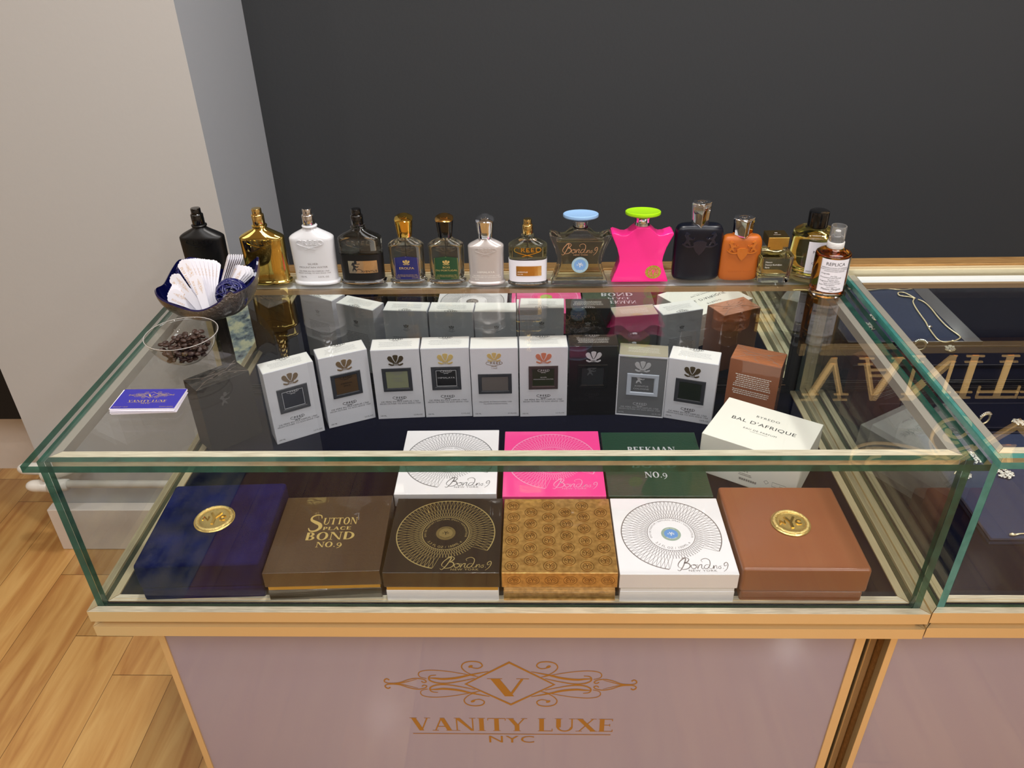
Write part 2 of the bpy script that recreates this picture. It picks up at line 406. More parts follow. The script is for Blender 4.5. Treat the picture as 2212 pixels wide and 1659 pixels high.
def serif(s, track=.06, GL=GL):
    x = 0; out = []
    for ch in s:
        if ch == ' ': x += .45; continue
        wd, g = GL[ch]; out += tf(g, 1, 1, x, 0); x += wd+track
    return tf(out, 1, 1, -(x-track)/2, 0)
# wide emblem lettering with two long strokes crossing under it
def crossed_letters(bold=.17):
    b = bold; o = []
    C = [(1.0, .86), (.7, 1.0), (.3, .96), (.02, .72), (-.05, .45), (.1, .2), (.5, .02), (1.2, -.22), (2.2, -.5), (3.6, -.86)]
    D = [(4.35, .98), (4.9, .95), (5.25, .7), (5.3, .45), (5.1, .18), (4.6, -.02), (3.9, -.22), (2.9, -.5), (1.5, -.86)]
    o.append(rib(catmull(C, 6), b)); o.append(rib(catmull(D, 6), b))
    o.append(rect(4.25, .12, 4.25+b*1.2, .98)); o.append(rect(4.25, .1, 4.7, .1+b)); o.append(rect(4.2, .98-b, 4.6, .98))
    o.append(rect(1.3, .1, 1.3+b*1.2, 1)); o.append(_bowl(1.6, .76, .4, .26, -PI/2, PI/2, 10, b, b)); o.append(rect(1.3, 1.02-b, 1.62, 1.02)); o.append(rect(1.3, .5, 1.62, .5+b))
    o.append(poly([(1.6, .52), (1.76, .52), (2.15, .1), (1.97, .1)]))
    for x in (2.35, 3.3): o += [rect(x, .1, x+b*1.2, 1), rect(x, .1, x+.68, .1+b), rect(x, 1-b, x+.66, 1), rect(x, .52-b/2, x+.55, .52+b/2)]
    return tf(o, 1/5.3, 1/5.3, -.5, 0)
def plume():
    o = []
    o += [poly([(0, .25), (.1, .42), (.2, .62), (.24, .8), (.16, .93), (.05, 1), (-.05, 1), (-.16, .93), (-.24, .8), (-.2, .62), (-.1, .42)])]
    o += [ell(-.13, .88, .13, .1), ell(.13, .88, .13, .1)]
    for s_ in (-1, 1):
        P = [(.05, .22), (.30, .24), (.54, .33), (.72, .50), (.80, .68), (.74, .83), (.60, .90), (.44, .87), (.34, .77), (.28, .58), (.17, .40)]
        P = [(x*s_, y) for x, y in P]; o.append(poly(P if s_ > 0 else P[::-1])); o.append(ell(.62*s_, .68, .13, .1))
        o.append(ell(.5*s_, .05, .22, .075, .35*s_)); o.append(ell(.66*s_, .12, .07, .07)); o.append(ell(.3*s_, .03, .1, .05))
    o += [rect(-.3, .16, .3, .24)]+[rect(x-.03, -.03, x+.03, .17) for x in (-.2, -.07, .07, .2)]
    return tf(o, .5, .5)
def horse():
    P = [(.02, .0), (.08, .1), (.06, .22), (.14, .3), (.2, .42), (.17, .58), (.1, .7), (.02, .74), (.07, .82), (.12, .95), (.2, 1.0), (.3, .97), (.4, .9), (.46, .86), (.42, .8), (.33, .82), (.34, .72), (.44, .62), (.58, .58), (.66, .5), (.72, .52), (.7, .62), (.8, .6), (.78, .48), (.66, .42), (.54, .44), (.42, .42), (.42, .32), (.52, .24), (.5, .12), (.6, .02), (.46, .0), (.42, .12), (.3, .2), (.2, .14), (.16, .0)]
    return P[::-1]
def arms():
    H = horse(); o = []
    o.append(poly([(-1.15+x*.95, .28+y*.95) for x, y in H])); o.append(poly([(1.15-x*.95, .28+y*.95) for x, y in H][::-1]))
    o.append(rib(catmull([(-1.2, .42), (-.9, .22), (-.5, .2), (-.3, .3)], 5), .12)); o.append(rib(catmull([(1.2, .42), (.9, .22), (.5, .2), (.3, .3)], 5), .12))
    sh = [(-.42, .5), (-.2, .58), (.2, .58), (.42, .5), (.36, .1), (.2, -.18), (0, -.4), (-.2, -.18), (-.36, .1)]
    o.append(poly(sh[::-1])); o.append(rib(sh, .08, True))
    return tf(o, .4, .4)
def swirl_logo():
    """diamond with V and scrollwork, width 1"""
    o = []; k = 1/1790
    def C(P): return [((x-1090)*k, (405-y)*k) for x, y in P]
    D = [(1083, 202), (772, 405), (1093, 602), (1405, 408)]
    dd = C([(1088, 200), (774, 405), (1092, 603), (1404, 406)]); o.append(rib([dd[0], dd[1], dd[2], dd[3]], .011, True))
    v = tf(GL['V'][1], 300*k, 172*k, -150*k, -120*k+3*k); o += v
    half = [([(940, 285), (820, 315), (720, 345), (620, 358), (560, 352), (515, 350)], .0018, .008),
            ([(880, 340), (770, 310), (650, 285), (540, 275), (470, 285), (445, 310), (455, 340), (500, 355)], .002, .003),
            ([(840, 350), (740, 378), (640, 398), (570, 395), (525, 375), (515, 350), (530, 328), (570, 322)], .002, .005),
            ([(860, 335), (790, 295), (755, 250), (770, 210), (820, 192), (880, 200), (900, 232), (870, 256), (830, 250), (810, 238)], .002, .004),
            ([(200, 365), (196, 385), (225, 400), (300, 395), (370, 365), (430, 353), (480, 365), (494, 385), (475, 392), (460, 380)], .003, .0035),
            ([(240, 398), (300, 402), (370, 382), (430, 362)], .001, .003), ([(232, 370), (215, 358), (200, 368)], .004, .004)]
    for P, a, b in half:
        for sx in (1, -1):
            for sy in (1, -1):
                Q = C(P); Q = [(x*sx, y*sy) for x, y in Q]; o.append(taper(Q, a*1.7, b*1.35))
    for sx in (1, -1):
        for sy in (1, -1): o.append(ell(-.152*sx, .093*sy, .01, .006, .5)); 
    return o
def name_logo():
    """full mark: scroll diamond over the shop name, width 1 at the name"""
    o = tf(swirl_logo(), 1.19, 1.19, 0, .27)
    o += fit(serif('VANITY LUXE'), -.5, -.045, .5, .045)
    o.append(rect(-.492, -.067, .492, -.0622)); o += tf(text('NYC', .068, xs=1.6, spacing=1.1), 1, 1, 0, -.125)
    return o
def script_name():
    """flowing handwritten name, width about 1"""
    o = []
    def s(P, a, b): o.append(taper(P, a*1.5, b*1.35, 6))
    s([(.03, .02), (0, .09), (.05, .2), (.15, .3), (.2, .3), (.17, .2), (.1, .05), (.02, -.06), (-.03, -.03)], .006, .02)
    s([(.1, .3), (.2, .335), (.27, .28), (.22, .2), (.15, .17), (.24, .16), (.27, .08), (.2, 0), (.08, -.02), (.05, .04)], .005, .02)
    s([(.36, .13), (.3, .1), (.29, .03), (.34, 0), (.4, .05), (.38, .12), (.34, .1), (.44, .12)], .005, .014)
    s([(.44, .12), (.42, 0), (.47, .1), (.53, .12), (.51, .03), (.54, 0), (.58, .05)], .005, .014)
    s([(.7, .11), (.63, .12), (.57, .05), (.6, 0), (.67, .04), (.72, .15), (.72, .26), (.64, .31), (.54, .26), (.56, .2)], .005, .014)
    s([(.66, .07), (.7, 0), (.76, .03), (.79, .1), (.77, 0), (.81, .08), (.85, .09), (.84, .01), (.87, .02)], .004, .011)
    s([(.92, .08), (.88, .05), (.9, 0), (.94, .03), (.92, .08), (.96, .08)], .004, .009)
    o.append(ell(.985, .01, .008, .008))
    s([(1.09, .12), (1.03, .08), (1.03, .15), (1.09, .19), (1.11, .12), (1.06, .0), (.98, -.08)], .005, .014)
    return tf(o, .9, .9)
def guilloche(ri, ro, n=64, d=.16, wd=.0003, gap=None):
    o = []
    for i in range(n):
        t = 2*PI*i/n
        for s_ in (1, -1):
            a = t+s_*d
            if gap and (gap[0] < (a % (2*PI)) < gap[1]): continue
            o.append(rib([(ri*math.cos(t), ri*math.sin(t)), (ro*math.cos(a), ro*math.sin(a))], wd))
    return o
def lines_print(wd, rows, h, seed=0, dens=.34):
    """rows of tiny unreadable print"""
    r = random.Random(seed); o = []
    for k in range(rows):
        y = -k*h; x = -wd/2*(.86+.14*r.random()); e = -x
        while x < e:
            l = wd*(.02+.05*r.random()); o.append(rect(x, y, min(x+l, e), y+h*dens)); x += l+wd*.014
    return o
PLUME = plume(); CROSSED = crossed_letters(); ARMS = arms(); SCRIPT = script_name(); MARK = name_logo()
def wordmark(cx, cy, wd): return tf(CROSSED, wd, wd, cx, cy)
def roundel(r):
    """round token with NYC"""
    o = [circ(0, 0, r, r*.07, n=32), circ(0, 0, r*.66, r*.06, n=28)]
    o += [_t for _t in tf([rib([(-.55, -.12), (-.55, .14), (-.3, -.12), (-.3, .14)], .07)], r)]
    o += tf([rib([(-.24, .42), (0, .02)], .13), rib([(.24, .42), (0, .02)], .13), rib([(0, .06), (0, -.42)], .13)], r)
    o += tf([circ(.42, .02, .15, .08, .7, 2*PI-.7, 12)], r)
    return o
def token_words(top, bot, r, size):
    return arc_text(top, r, size, PI/2)+arc_text(bot, r, size, -PI/2, True)

# ---------------------------------------------------------------- the room
def struct(name, a, b, m, bevel=0):
    o = boxo(name, (a[0], a[1], a[2]), (b[0], b[1], b[2]), m, bevel=bevel); o['kind'] = 'structure'; return o
def wood_floor():
    m = bpy.data.materials.new('wood_plank_floor'); m.use_nodes = True; nt = m.node_tree; N = nt.nodes; L = nt.links
    b = N['Principled BSDF']; tc = N.new('ShaderNodeTexCoord')
    sp = N.new('ShaderNodeSeparateXYZ'); L.new(tc.outputs['Object'], sp.inputs[0])
    def mth(op, a, v=None, c=None):
        n = N.new('ShaderNodeMath'); n.operation = op
        for i, q in enumerate((a, v, c)):
            if q is None: continue
            if isinstance(q, (int, float)): n.inputs[i].default_value = q
            else: L.new(q, n.inputs[i])
        return n.outputs[0]
    W_, LN = .1475, .92
    u = mth('DIVIDE', mth('ADD', sp.outputs[0], .2115+W_*40), W_); ci = mth('FLOOR', u); fu = mth('FRACT', u)
    wn = N.new('ShaderNodeTexWhiteNoise'); wn.noise_dimensions = '1D'; L.new(ci, wn.inputs['W'])
    v = mth('ADD', mth('DIVIDE', sp.outputs[1], LN), mth('ADD', mth('MULTIPLY', wn.outputs[0], 1.0), 20.31)); ri = mth('FLOOR', v); fv = mth('FRACT', v)
    wn2 = N.new('ShaderNodeTexWhiteNoise'); wn2.noise_dimensions = '2D'
    cb = N.new('ShaderNodeCombineXYZ'); L.new(ci, cb.inputs[0]); L.new(ri, cb.inputs[1]); L.new(cb.outputs[0], wn2.inputs['Vector'])
    # grain
    cg = N.new('ShaderNodeCombineXYZ'); L.new(mth('MULTIPLY', sp.outputs[0], 26), cg.inputs[0]); L.new(mth('MULTIPLY', sp.outputs[1], 2.4), cg.inputs[1]); L.new(mth('MULTIPLY', wn2.outputs[0], 30), cg.inputs[2])
    nz = N.new('ShaderNodeTexNoise'); nz.inputs['Scale'].default_value = 1; nz.inputs['Detail'].default_value = 5; nz.inputs['Distortion'].default_value = .8; L.new(cg.outputs[0], nz.inputs['Vector'])
    cr = N.new('ShaderNodeValToRGB'); e = cr.color_ramp.elements
    e[0].position = .26; e[0].color = rgba((160, 106, 56)); e[1].position = .74; e[1].color = rgba((208, 168, 106))
    x = cr.color_ramp.elements.new(.5); x.color = rgba((190, 144, 84))
    L.new(nz.outputs[0], cr.inputs[0])
    hs = N.new('ShaderNodeHueSaturation'); L.new(cr.outputs[0], hs.inputs['Color']); L.new(mth('MULTIPLY_ADD', wn2.outputs[0], .3, .84), hs.inputs['Value'])
    line = mth('MAXIMUM', mth('LESS_THAN', fu, .010), mth('LESS_THAN', fv, .0022))
    mx = N.new('ShaderNodeMixRGB'); L.new(mth('MULTIPLY', line, .75), mx.inputs[0]); L.new(hs.outputs[0], mx.inputs[1]); mx.inputs[2].default_value = rgba((74, 40, 14))
    L.new(mx.outputs[0], b.inputs['Base Color']); b.inputs['Roughness'].default_value = .34; b.inputs['Coat Weight'].default_value = .45; b.inputs['Coat Roughness'].default_value = .14
    return m
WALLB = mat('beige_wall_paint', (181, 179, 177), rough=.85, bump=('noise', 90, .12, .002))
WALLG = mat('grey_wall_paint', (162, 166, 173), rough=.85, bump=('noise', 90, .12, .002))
WALLD = mat('charcoal_wall_paint', (50, 52, 55), rough=.8, bump=('noise', 120, .15, .002))
WALLR = mat('cream_wall_paint', (206, 196, 182), rough=.9)
WHITEW = mat('white_painted_wood', (226, 216, 206), rough=.6, bump=('noise', 25, .3, .003), noise=(7, (206, 196, 186), 4, .25))
BLACKW = mat('black_panel', (14, 12, 11), rough=.7)
struct('floor', (-4, -5.2, -.1), (5.2, 1.6, 0), wood_floor())
struct('ceiling', (-4, -5.2, CEIL), (5.2, 1.6, CEIL+.1), mat('ceiling_paint', (232, 228, 220), rough=.9))
struct('wall_back', (-.037, 1.27, 0), (5.2, 1.6, CEIL), WALLD)
struct('wall_left', (-4.1, -5.2, 0), (-4, 1.6, CEIL), WALLR)
struct('wall_right', (5.2, -5.2, 0), (5.3, 1.6, CEIL), WALLR)
struct('wall_front', (-4, -5.3, 0), (5.2, -5.2, CEIL), WALLR)
# pier: beige front, grey return towards the charcoal wall
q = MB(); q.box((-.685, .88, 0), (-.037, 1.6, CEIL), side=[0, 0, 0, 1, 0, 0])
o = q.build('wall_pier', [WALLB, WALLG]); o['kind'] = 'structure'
struct('wall_left_recess', (-4, 1.25, .0), (-.685, 1.6, CEIL), WALLR)
o = boxo('black_cover', (-2.6, 1.1, .28), (-.69, 1.2495, .9), BLACKW, bevel=.004)
tag(o, 'black heater cover on the wall left of the beige pier', 'heater cover')
struct('baseboard_left', (-4, 1.225, .0), (-.69, 1.25, .272), WHITEW)
struct('baseboard_pier', (-.698, .847, 0), (-.037, .88, .148), WHITEW, bevel=.003)
# painted heating pipes on the pier
t = thing('heating_pipe', (-.6, .8, -.405), 'white painted heating pipes with valve low on the beige pier', 'pipe')
PW = mat('white_gloss_pipe_paint', (226, 222, 214), rough=.3, noise=(14, (196, 190, 180), 4, .2), bump=('noise', 30, .3, .002))
def capsule(z, y, x0, x1, r):
    n = 10; P = [(x0+r*1.6*(1-math.cos(PI/2*i/6)), y, z) for i in range(7)]; R = [max(.0008, r*math.sin(PI/2*i/6)) for i in range(7)]
    q = MB(); q.tube(P+[(x1, y, z)], R+[r], 16); return q.build('end_section', PW, t, smooth=True)
capsule(.022, .03, -.112, -.02, .0165); capsule(-.012, 0, -.084, -.012, .0165)
q = MB(); q.tube([(-.02, 0, -.012), (.0, 0, -.012), (.012, 0, -.008), (.03, 0, -.008)], [.019, .021, .016, .015], 14)
q.tube([(-.01, 0, -.03), (-.01, .0, .045)], [.009, .013], 12); q.tube([(0, -.018, .0), (0, .04, .01)], .008, 10)
q.tube([(-.03, 0, .022), (.02, .02, .03), (.06, .07, .01)], [.018, .02, .014], 12); q.build('valve', PW, t, smooth=True)
q = MB(); q.tube([(.02, 0, -.006), (.5, 0, -.008), (.555, 0, -.008)], .0105, 16); q.build('pipe', PW, t, smooth=True)
# rug in front of the left end of the case
def rug_mat():
    m = bpy.data.materials.new('mottled_rug'); m.use_nodes = True; nt = m.node_tree; N = nt.nodes; L = nt.links; b = N['Principled BSDF']
    tc = N.new('ShaderNodeTexCoord'); n1 = N.new('ShaderNodeTexNoise'); n1.inputs['Scale'].default_value = 11; n1.inputs['Detail'].default_value = 8; n1.inputs['Roughness'].default_value = .68
    mp = N.new('ShaderNodeMapping'); mp.inputs['Scale'].default_value = (1.2, .9, 1); L.new(tc.outputs['Object'], mp.inputs[0]); L.new(mp.outputs[0], n1.inputs['Vector'])
    cr = N.new('ShaderNodeValToRGB'); e = cr.color_ramp.elements; e[0].position = .36; e[0].color = rgba((30, 42, 66)); e[1].position = .66; e[1].color = rgba((206, 204, 168))
    x = e.new(.46); x.color = rgba((128, 142, 146)); x = e.new(.54); x.color = rgba((188, 190, 162)); L.new(n1.outputs[0], cr.inputs[0]); L.new(cr.outputs[0], b.inputs['Base Color'])
    b.inputs['Roughness'].default_value = 1; return m
rug = boxo('rug', (-2.2, -2.9, 0), (-.275, -.36, .009), rug_mat(), bevel=.003)
tag(rug, 'mottled blue, grey and yellow rug on the wood floor before the case', 'rug')

# ---------------------------------------------------------------- showcases
W, H, GI, T = 1.22, .2663, .0115, .010
MY = .606   # mirror plane
def showcase(x0, z0, label, edge, full=True):
    t = thing('display_case', (x0, 0, z0), label, 'display case')
    # deck frame: four mitred rails, each with outer ledge, channel and inner lip, and a grooved fascia
    g = .0007; Y1 = .66
    def rail(name, pts_out, pts_in, z_a, z_b, m=BRUSH):
        q = MB(); q.prism([pts_out[0], pts_out[1], pts_in[1], pts_in[0]], z_a, z_b); return q
    def side_rail(s, name='rail'):
        q = MB()
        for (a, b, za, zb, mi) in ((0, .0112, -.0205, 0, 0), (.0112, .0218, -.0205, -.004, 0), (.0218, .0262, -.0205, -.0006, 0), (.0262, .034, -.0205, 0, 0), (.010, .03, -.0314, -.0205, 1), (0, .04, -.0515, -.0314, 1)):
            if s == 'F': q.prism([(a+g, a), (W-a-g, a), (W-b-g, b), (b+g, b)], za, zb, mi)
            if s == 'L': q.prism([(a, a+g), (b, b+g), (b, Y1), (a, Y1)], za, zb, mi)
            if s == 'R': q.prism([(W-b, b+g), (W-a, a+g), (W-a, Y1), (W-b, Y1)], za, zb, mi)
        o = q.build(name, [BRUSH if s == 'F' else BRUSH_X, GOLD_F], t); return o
    def recolor(o):
        me = o.data
        for p in me.polygons:
            if p.material_index == 0 and abs(p.normal.z) < .5: p.material_index = 1
    for s in 'FLR': recolor(side_rail(s, {'F': 'front_rail', 'L': 'side_rail', 'R': 'side_rail'}[s]))
    boxo('deck', (.02, .02, -.03), (W-.02, .62, -.0025), NAVY, t)
    # cabinet below
    zt = -.0515 if full else -.0550
    q = MB(); q.box((.07, .055, -.685), (W-.07, .62, zt)); q.build('cabinet_body', DARK, t)
    xl, xr = (.0685, 1.154) if full else (-.0025, 1.154)
    boxo('front_panel', (xl, .05, -.66), (xr, .0549, zt), LILAC, t)
    boxo('plinth', (xl-.011, .048, -.689), (xr+.015, .5, -.66), GOLD_F, t)
    for a, b in ((xl-.011, xl), (xr, xr+.015)):
        q = MB(); q.box((a, .047, -.66), (b, .062, zt)); q.build('stile', GOLD_F, t, bevel=.0008)
    if not full:
        boxo('side_panel', (xl-.006, .062, -.66), (xl+.0, .120, zt), WGOLD, t)
        q = MB(); q.box((xl-.020, .085, -.66), (xl-.006, .118, zt)); q.build('corner_post', GOLD_F, t, bevel=.003)
        boxo('cabinet_side', (xl+.001, .12, -.66), (xl+.07, .6, zt), DARK, t)  # near-black paints the shade deep between the cabinets
    art_obj('logo_lettering', tf(MARK, .349, .40, .615, -.3325), onflat_front(0, .05, 0), LOGO, t, .0003)
    # glass
    def pane(name, a, b, face_dirs):
        q = MB(); q.box(a, b, side=[0 if d in face_dirs else 1 for d in ('B', 'T', 'F', 'R', 'K', 'L')]); return q.build(name, [{'side_glass': PANE_S, 'front_glass': PANE_F}.get(name, PANE), edge], t)
    pane('front_glass', (GI+.0105, GI, -.004), (W-GI-.0105, GI+T, H), 'FK')
    pane('side_glass', (GI, GI, -.004), (GI+T, .60, H), 'LR')
    pane('side_glass', (W-GI-T, GI, -.004), (W-GI, .60, H), 'LR')
    pane('top_glass', (.006, -.0108, H+.0002), (W-.0045, .5705, H+.0002+T), 'TBK')
    # metal angle under the top glass along three sides
    for nm, P in (('top_bar', [(.0225, .0225), (W-.0225, .0225), (W-.0345, .0345), (.0345, .0345)]),
                  ('top_bar', [(.0225, .0232), (.0345, .0352), (.0345, .575), (.0225, .575)]),
                  ('top_bar', [(W-.0345, .0352), (W-.0225, .0232), (W-.0225, .575), (W-.0345, .575)])):
        q = MB(); q.prism(P, H-.016, H-.0002); q.build(nm, BRUSH if P[0][1] < .0226 else mat('grey_metal_angle', (158, 153, 142), rough=.4, metal=.3), t)
    # rear header, posts, mirror doors
    q = MB(); q.box((0, .582, H-.012), (W, .614, H+.016)); q.build('rear_header', WGOLD, t, bevel=.001)
    q = MB()
    for y in (.5805, .5765, .5725): q.box((0, y-.0012, H-.008), (W, y+.0012, H+.0125 if y > .575 else H+.0115))
    q.box((0, .5615, H-.012), (W, .582, H+.0085)) if False else None
    q.build('header_ridges', mat('cream_gold_ridge', (226, 212, 176), rough=.35, metal=.4), t)
    boxo('header_channel', (.0, .5665, H-.010), (W, .5825, H+.0095), mat('grey_metal_channel', (140, 138, 130), rough=.4, metal=.4), t) if False else None
    boxo('header_plate', (.036, .538, H-.004), (W-.036, .565, H-.0004), mat('strip_reflection_white', (236, 238, 240), rough=.4, metal=.1), t)  # plain white paints in the ceiling light this metal would mirror
    boxo('header_lip', (.036, .530, H-.009), (W-.036, .538, H-.0003), mat('beige_metal_lip', (188, 160, 122), rough=.4, metal=.6), t)
    for xa in (0, W-.022):
        q = MB(); q.box((xa, .60, -.0), (xa+.022, .63, H-.012)); q.build('corner_post', BRUSH_X, t)
    for xa in (.022, W-.036):
        q = MB(); q.box((xa, .595, 0), (xa+.014, .63, H-.012)); q.build('door_jamb', DARK, t)
    q = MB(); q.box((.034, .590, -.002), (W-.034, .604, .0015)); q.box((.034, .590, .0015), (W-.034, .592, .005)); q.box((.034, .5975, .0015), (W-.034, .5995, .005)); q.build('door_track', mat('black_track', (40, 40, 44), rough=.3, metal=.5), t)
    xm = .612
    for xa, xb, y in ((.036, xm+.012, MY), (xm-.003, W-.036, MY+.0085)):
        d = boxo('sliding_door', (xa, y+.001, .003), (xb, y+.006, H-.012), DARK, t)
        mm = MB(); mm.box((xa+.0015, y, .004), (xb-.0015, y+.001, H-.012)); c = mm.build('mirror_face', MIRROR, d)
    return t
showcase(0, 0, 'glass counter case full of perfume boxes, lilac front with gold scroll logo', EDGE)
showcase(1.2203, .003, 'second glass counter case at the right edge holding jewellery trays', EDGE_L, False)

# shop sign on the back wall, seen upside down in the counter glass
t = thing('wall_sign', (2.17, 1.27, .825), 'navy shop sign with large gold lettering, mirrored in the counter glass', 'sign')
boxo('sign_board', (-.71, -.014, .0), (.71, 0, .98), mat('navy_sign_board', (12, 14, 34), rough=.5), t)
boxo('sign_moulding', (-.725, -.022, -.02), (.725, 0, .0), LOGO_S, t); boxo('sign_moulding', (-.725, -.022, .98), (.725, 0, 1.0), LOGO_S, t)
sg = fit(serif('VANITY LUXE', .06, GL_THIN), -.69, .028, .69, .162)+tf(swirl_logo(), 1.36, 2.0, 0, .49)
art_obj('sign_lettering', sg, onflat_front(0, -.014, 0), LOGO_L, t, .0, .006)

# ---------------------------------------------------------------- tall cartons at the back of the case
def carton(x, y, rz, wd, dp, ht, label, body, name='perfume_box', group=None):
    t = thing(name, (x, y, -.0022), label, 'box', group, math.radians(rz))
    b = boxo('carton', (0, 0, 0), (wd, dp, ht), body, t, bevel=.0008); return t
def plate(t, x0, z0, x1, z1, frame, inner, fr=.0075, name='framed_plaque', inset=0):
    yo, yi, e = -.0016, -.0005, .0009
    R_ = [[(x0, 0, z0), (x1, 0, z0), (x1, 0, z1), (x0, 0, z1)]]
    for d, y in ((0, yo*.7), (e, yo), (fr-.0018, yo*.85), (fr-.0010, yi), (fr, yi*.6)):
        R_.append([(x0+d, y, z0+d), (x1-d, y, z0+d), (x1-d, y, z1-d), (x0+d, y, z1-d)])
    V, F = loft(R_, cap=False); o = link(name, mesh(name, V, [q_[::-1] for q_ in F]), frame, t)
    boxo('plaque_face', (x0+fr, -.0003, z0+fr), (x1-fr, .0, z1-fr), inner, o); return o
FR_DK = mat('dark_frame_card', (52, 54, 60), rough=.25, coat=.5)
FR_BR = mat('brown_frame_card', (66, 54, 54), rough=.2, coat=.6)
FR_W = mat('silver_frame_card', (176, 184, 198), rough=.4)
def tall_box(i, x, y, rz, wd, dp, ht, label, body, crest, frame, inner, words, ink=INK, low_ink=INK, top=WHITEG, frame_in=None, style='std'):
    t = carton(x, y, rz, wd, dp, ht, label, body, group='tall cartons standing in a curved row')
    k = wd/.093; zc = ht-.157
    boxo('lid_face', (.0012, .0012, ht-.0002), (wd-.0012, dp-.0012, ht+.0004), top, t)
    FF = onflat_front(wd/2, 0, 0); TF = onflat_top(wd/2, 0, ht+.0004)
    if style != 'wide':
        art_obj('crest', tf(PLUME, .0385, .0450, 0, .1232+zc), FF, crest, t, 0, .0006)
        f = plate(t, .0175*k, .0645+zc, .0745*k, .1165+zc, frame, inner) if style != 'grey' else plate(t, .0185, .0485, .0790, .0975, frame, inner, .0085)
        art_obj('brand_lettering', wordmark(0, .0465+zc, .026), FF, ink, t)
        art_obj('small_print', text_rows(('DE PÈRE EN FILS DEPUIS 1760', 'FROM FATHER TO SON SINCE 1760'), .0046, .0385+zc, .0044, 1.25), FF, low_ink, t)
    else:
        art_obj('crest', tf(PLUME, .034, .037, 0, .1280), FF, crest, t, 0, .0006)
        art_obj('brand_lettering', wordmark(0, .1205, .031)+tf(text('1760', .0045, xs=1.3), 1, 1, 0, .1105), FF, BRONZE, t)
        plate(t, .0135, .0548, .0785, .0995, frame, inner, .007)
        art_obj('small_print', text_rows(('MILLESIME INTERNATIONAL 1760', 'MILLESIME INTERNATIONAL'), .0036, .0340, .0044, 1.2), FF, low_ink, t)
    if words:
        ox, oz, c, sz, mt = (.0, .0) + words[1:] if False else (0, 0, words[1], words[2], words[3])
        art = []
        if words[0][0] == '@': art += wordmark(0, .1045+zc if style == 'std' else .1, .022)
        ls = [s for s in words[0][1:].split('|') if s]
        for n_, s in enumerate(ls): art += tf(text(s, sz, xs=1.25), 1, 1, 0, c+zc-n_*sz*1.25)
        art_obj('plaque_lettering', art, onflat_front(wd/2, -.0003, 0), mt, t)
    art_obj('volume_print', tf(text('100 ML', .0042, 'LEFT'), 1, 1, -wd/2+.005, .006), FF, low_ink, t); art_obj('ounces_print', tf(text('3.3 FL.OZ.', .0042, 'RIGHT'), 1, 1, wd/2-.004, .006), FF, low_ink, t)
    if style != 'wide':
        art_obj('lid_lettering', wordmark(0, dp*.86, .026), TF, INK if body is WHITEP else GOLD2 if body is GREYP else SILV, t, .0001); art_obj('lid_print', tf(lines_print(.064, 5, .0042, i, .26), 1, 1, 0, dp*.66), TF, mat('light_grey_ink', (172, 172, 174), rough=.6) if body is WHITEP else WINK, t, .0001)
    art_obj('back_print', tf(PLUME, .014, .017, 0, ht-.04)+wordmark(0, ht-.045, .013)+tf(lines_print(.062, 12, .0036, i+20), 1, 1, 0, ht-.062), onflat_back(wd/2, dp, 0), GREYINK, t)
    return t
def text_rows(rows, size, y0, dy, xs=1.0):
    o = []
    for i, r in enumerate(rows): o += tf(text(r, size*(1 if i == 0 else .88), xs=xs), 1, 1, 0, y0-i*dy)
    return o
PLQ = lambda n, c, r=.3, ct=.5: mat(n, c, rough=r, coat=ct)
rows = [
 (.167, .414, 30.1, .0935, .042, .157, 'white carton with a black-framed navy plaque, leftmost of the white row', WHITEP, BRONZE, FR_DK, PLQ('navy_plaque', (20, 24, 38)), ('@', .098, .004, SILV), 'std'),
 (.255, .467, 24.3, .0935, .042, .157, 'white carton with a black-framed brown plaque, second from the left', WHITEP, BRONZE, FR_DK, PLQ('brown_plaque', (78, 58, 36)), ('@IMPERIAL|SPICE', .092, .0045, BLACKM), 'std'),
 (.347, .499, 4.1, .0925, .044, .157, 'white carton with a black-framed olive green plaque', WHITEP, OLIVEF, FR_DK, PLQ('olive_plaque', (128, 132, 106)), ('@GREEN|TWEED', .092, .0045, GREYINK), 'std'),
 (.4415, .505, 2.3, .0925, .046, .157, 'white carton with pale gold crest and a black silver-lined plaque', WHITEP, GOLD2, FR_DK, PLQ('black_plaque', (16, 16, 20)), ('@HIMALAYA', .090, .0055, SILV), 'std'),
 (.5355, .506, 1.6, .0915, .045, .156, 'white carton with a wide plain grey plaque and no print on its lid', WHITEP, GOLD2, FR_DK, PLQ('grey_plaque', (98, 92, 90)), None, 'wide'),
 (.6295, .506, 1.9, .0925, .047, .157, 'white carton with rose gold crest and dark green plaque, beside the black carton', WHITEP, PINKF, FR_BR, PLQ('green_black_plaque', (34, 42, 22)), ('@SILVER|MOUNTAIN WATER', .090, .0034, SILV), 'std'),
 (.7245, .511, .5, .093, .046, .157, 'black glossy wrapped carton with a silver crest in the middle of the row', BLACKP, SILV, PLQ('black_frame', (12, 13, 16), .2), PLQ('charcoal_plaque', (30, 34, 38), .35), None, 'std'),
 (.819, .514, -8.6, .0935, .047, .137, 'grey textured carton with white edges and a silver-framed plaque', GREYP, SILV, FR_W, PLQ('grey_plaque2', (92, 94, 98)), ('#AVENTUS|COLOGNE', .0885, .0050, SILV), 'grey'),
 (.912, .502, -17.6, .0925, .05, .136, 'slightly battered white carton with a dark green plaque, right end of the row', WHITEP, OLIVEF, FR_DK, PLQ('dark_green_plaque', (20, 30, 20)), None, 'std'),
]
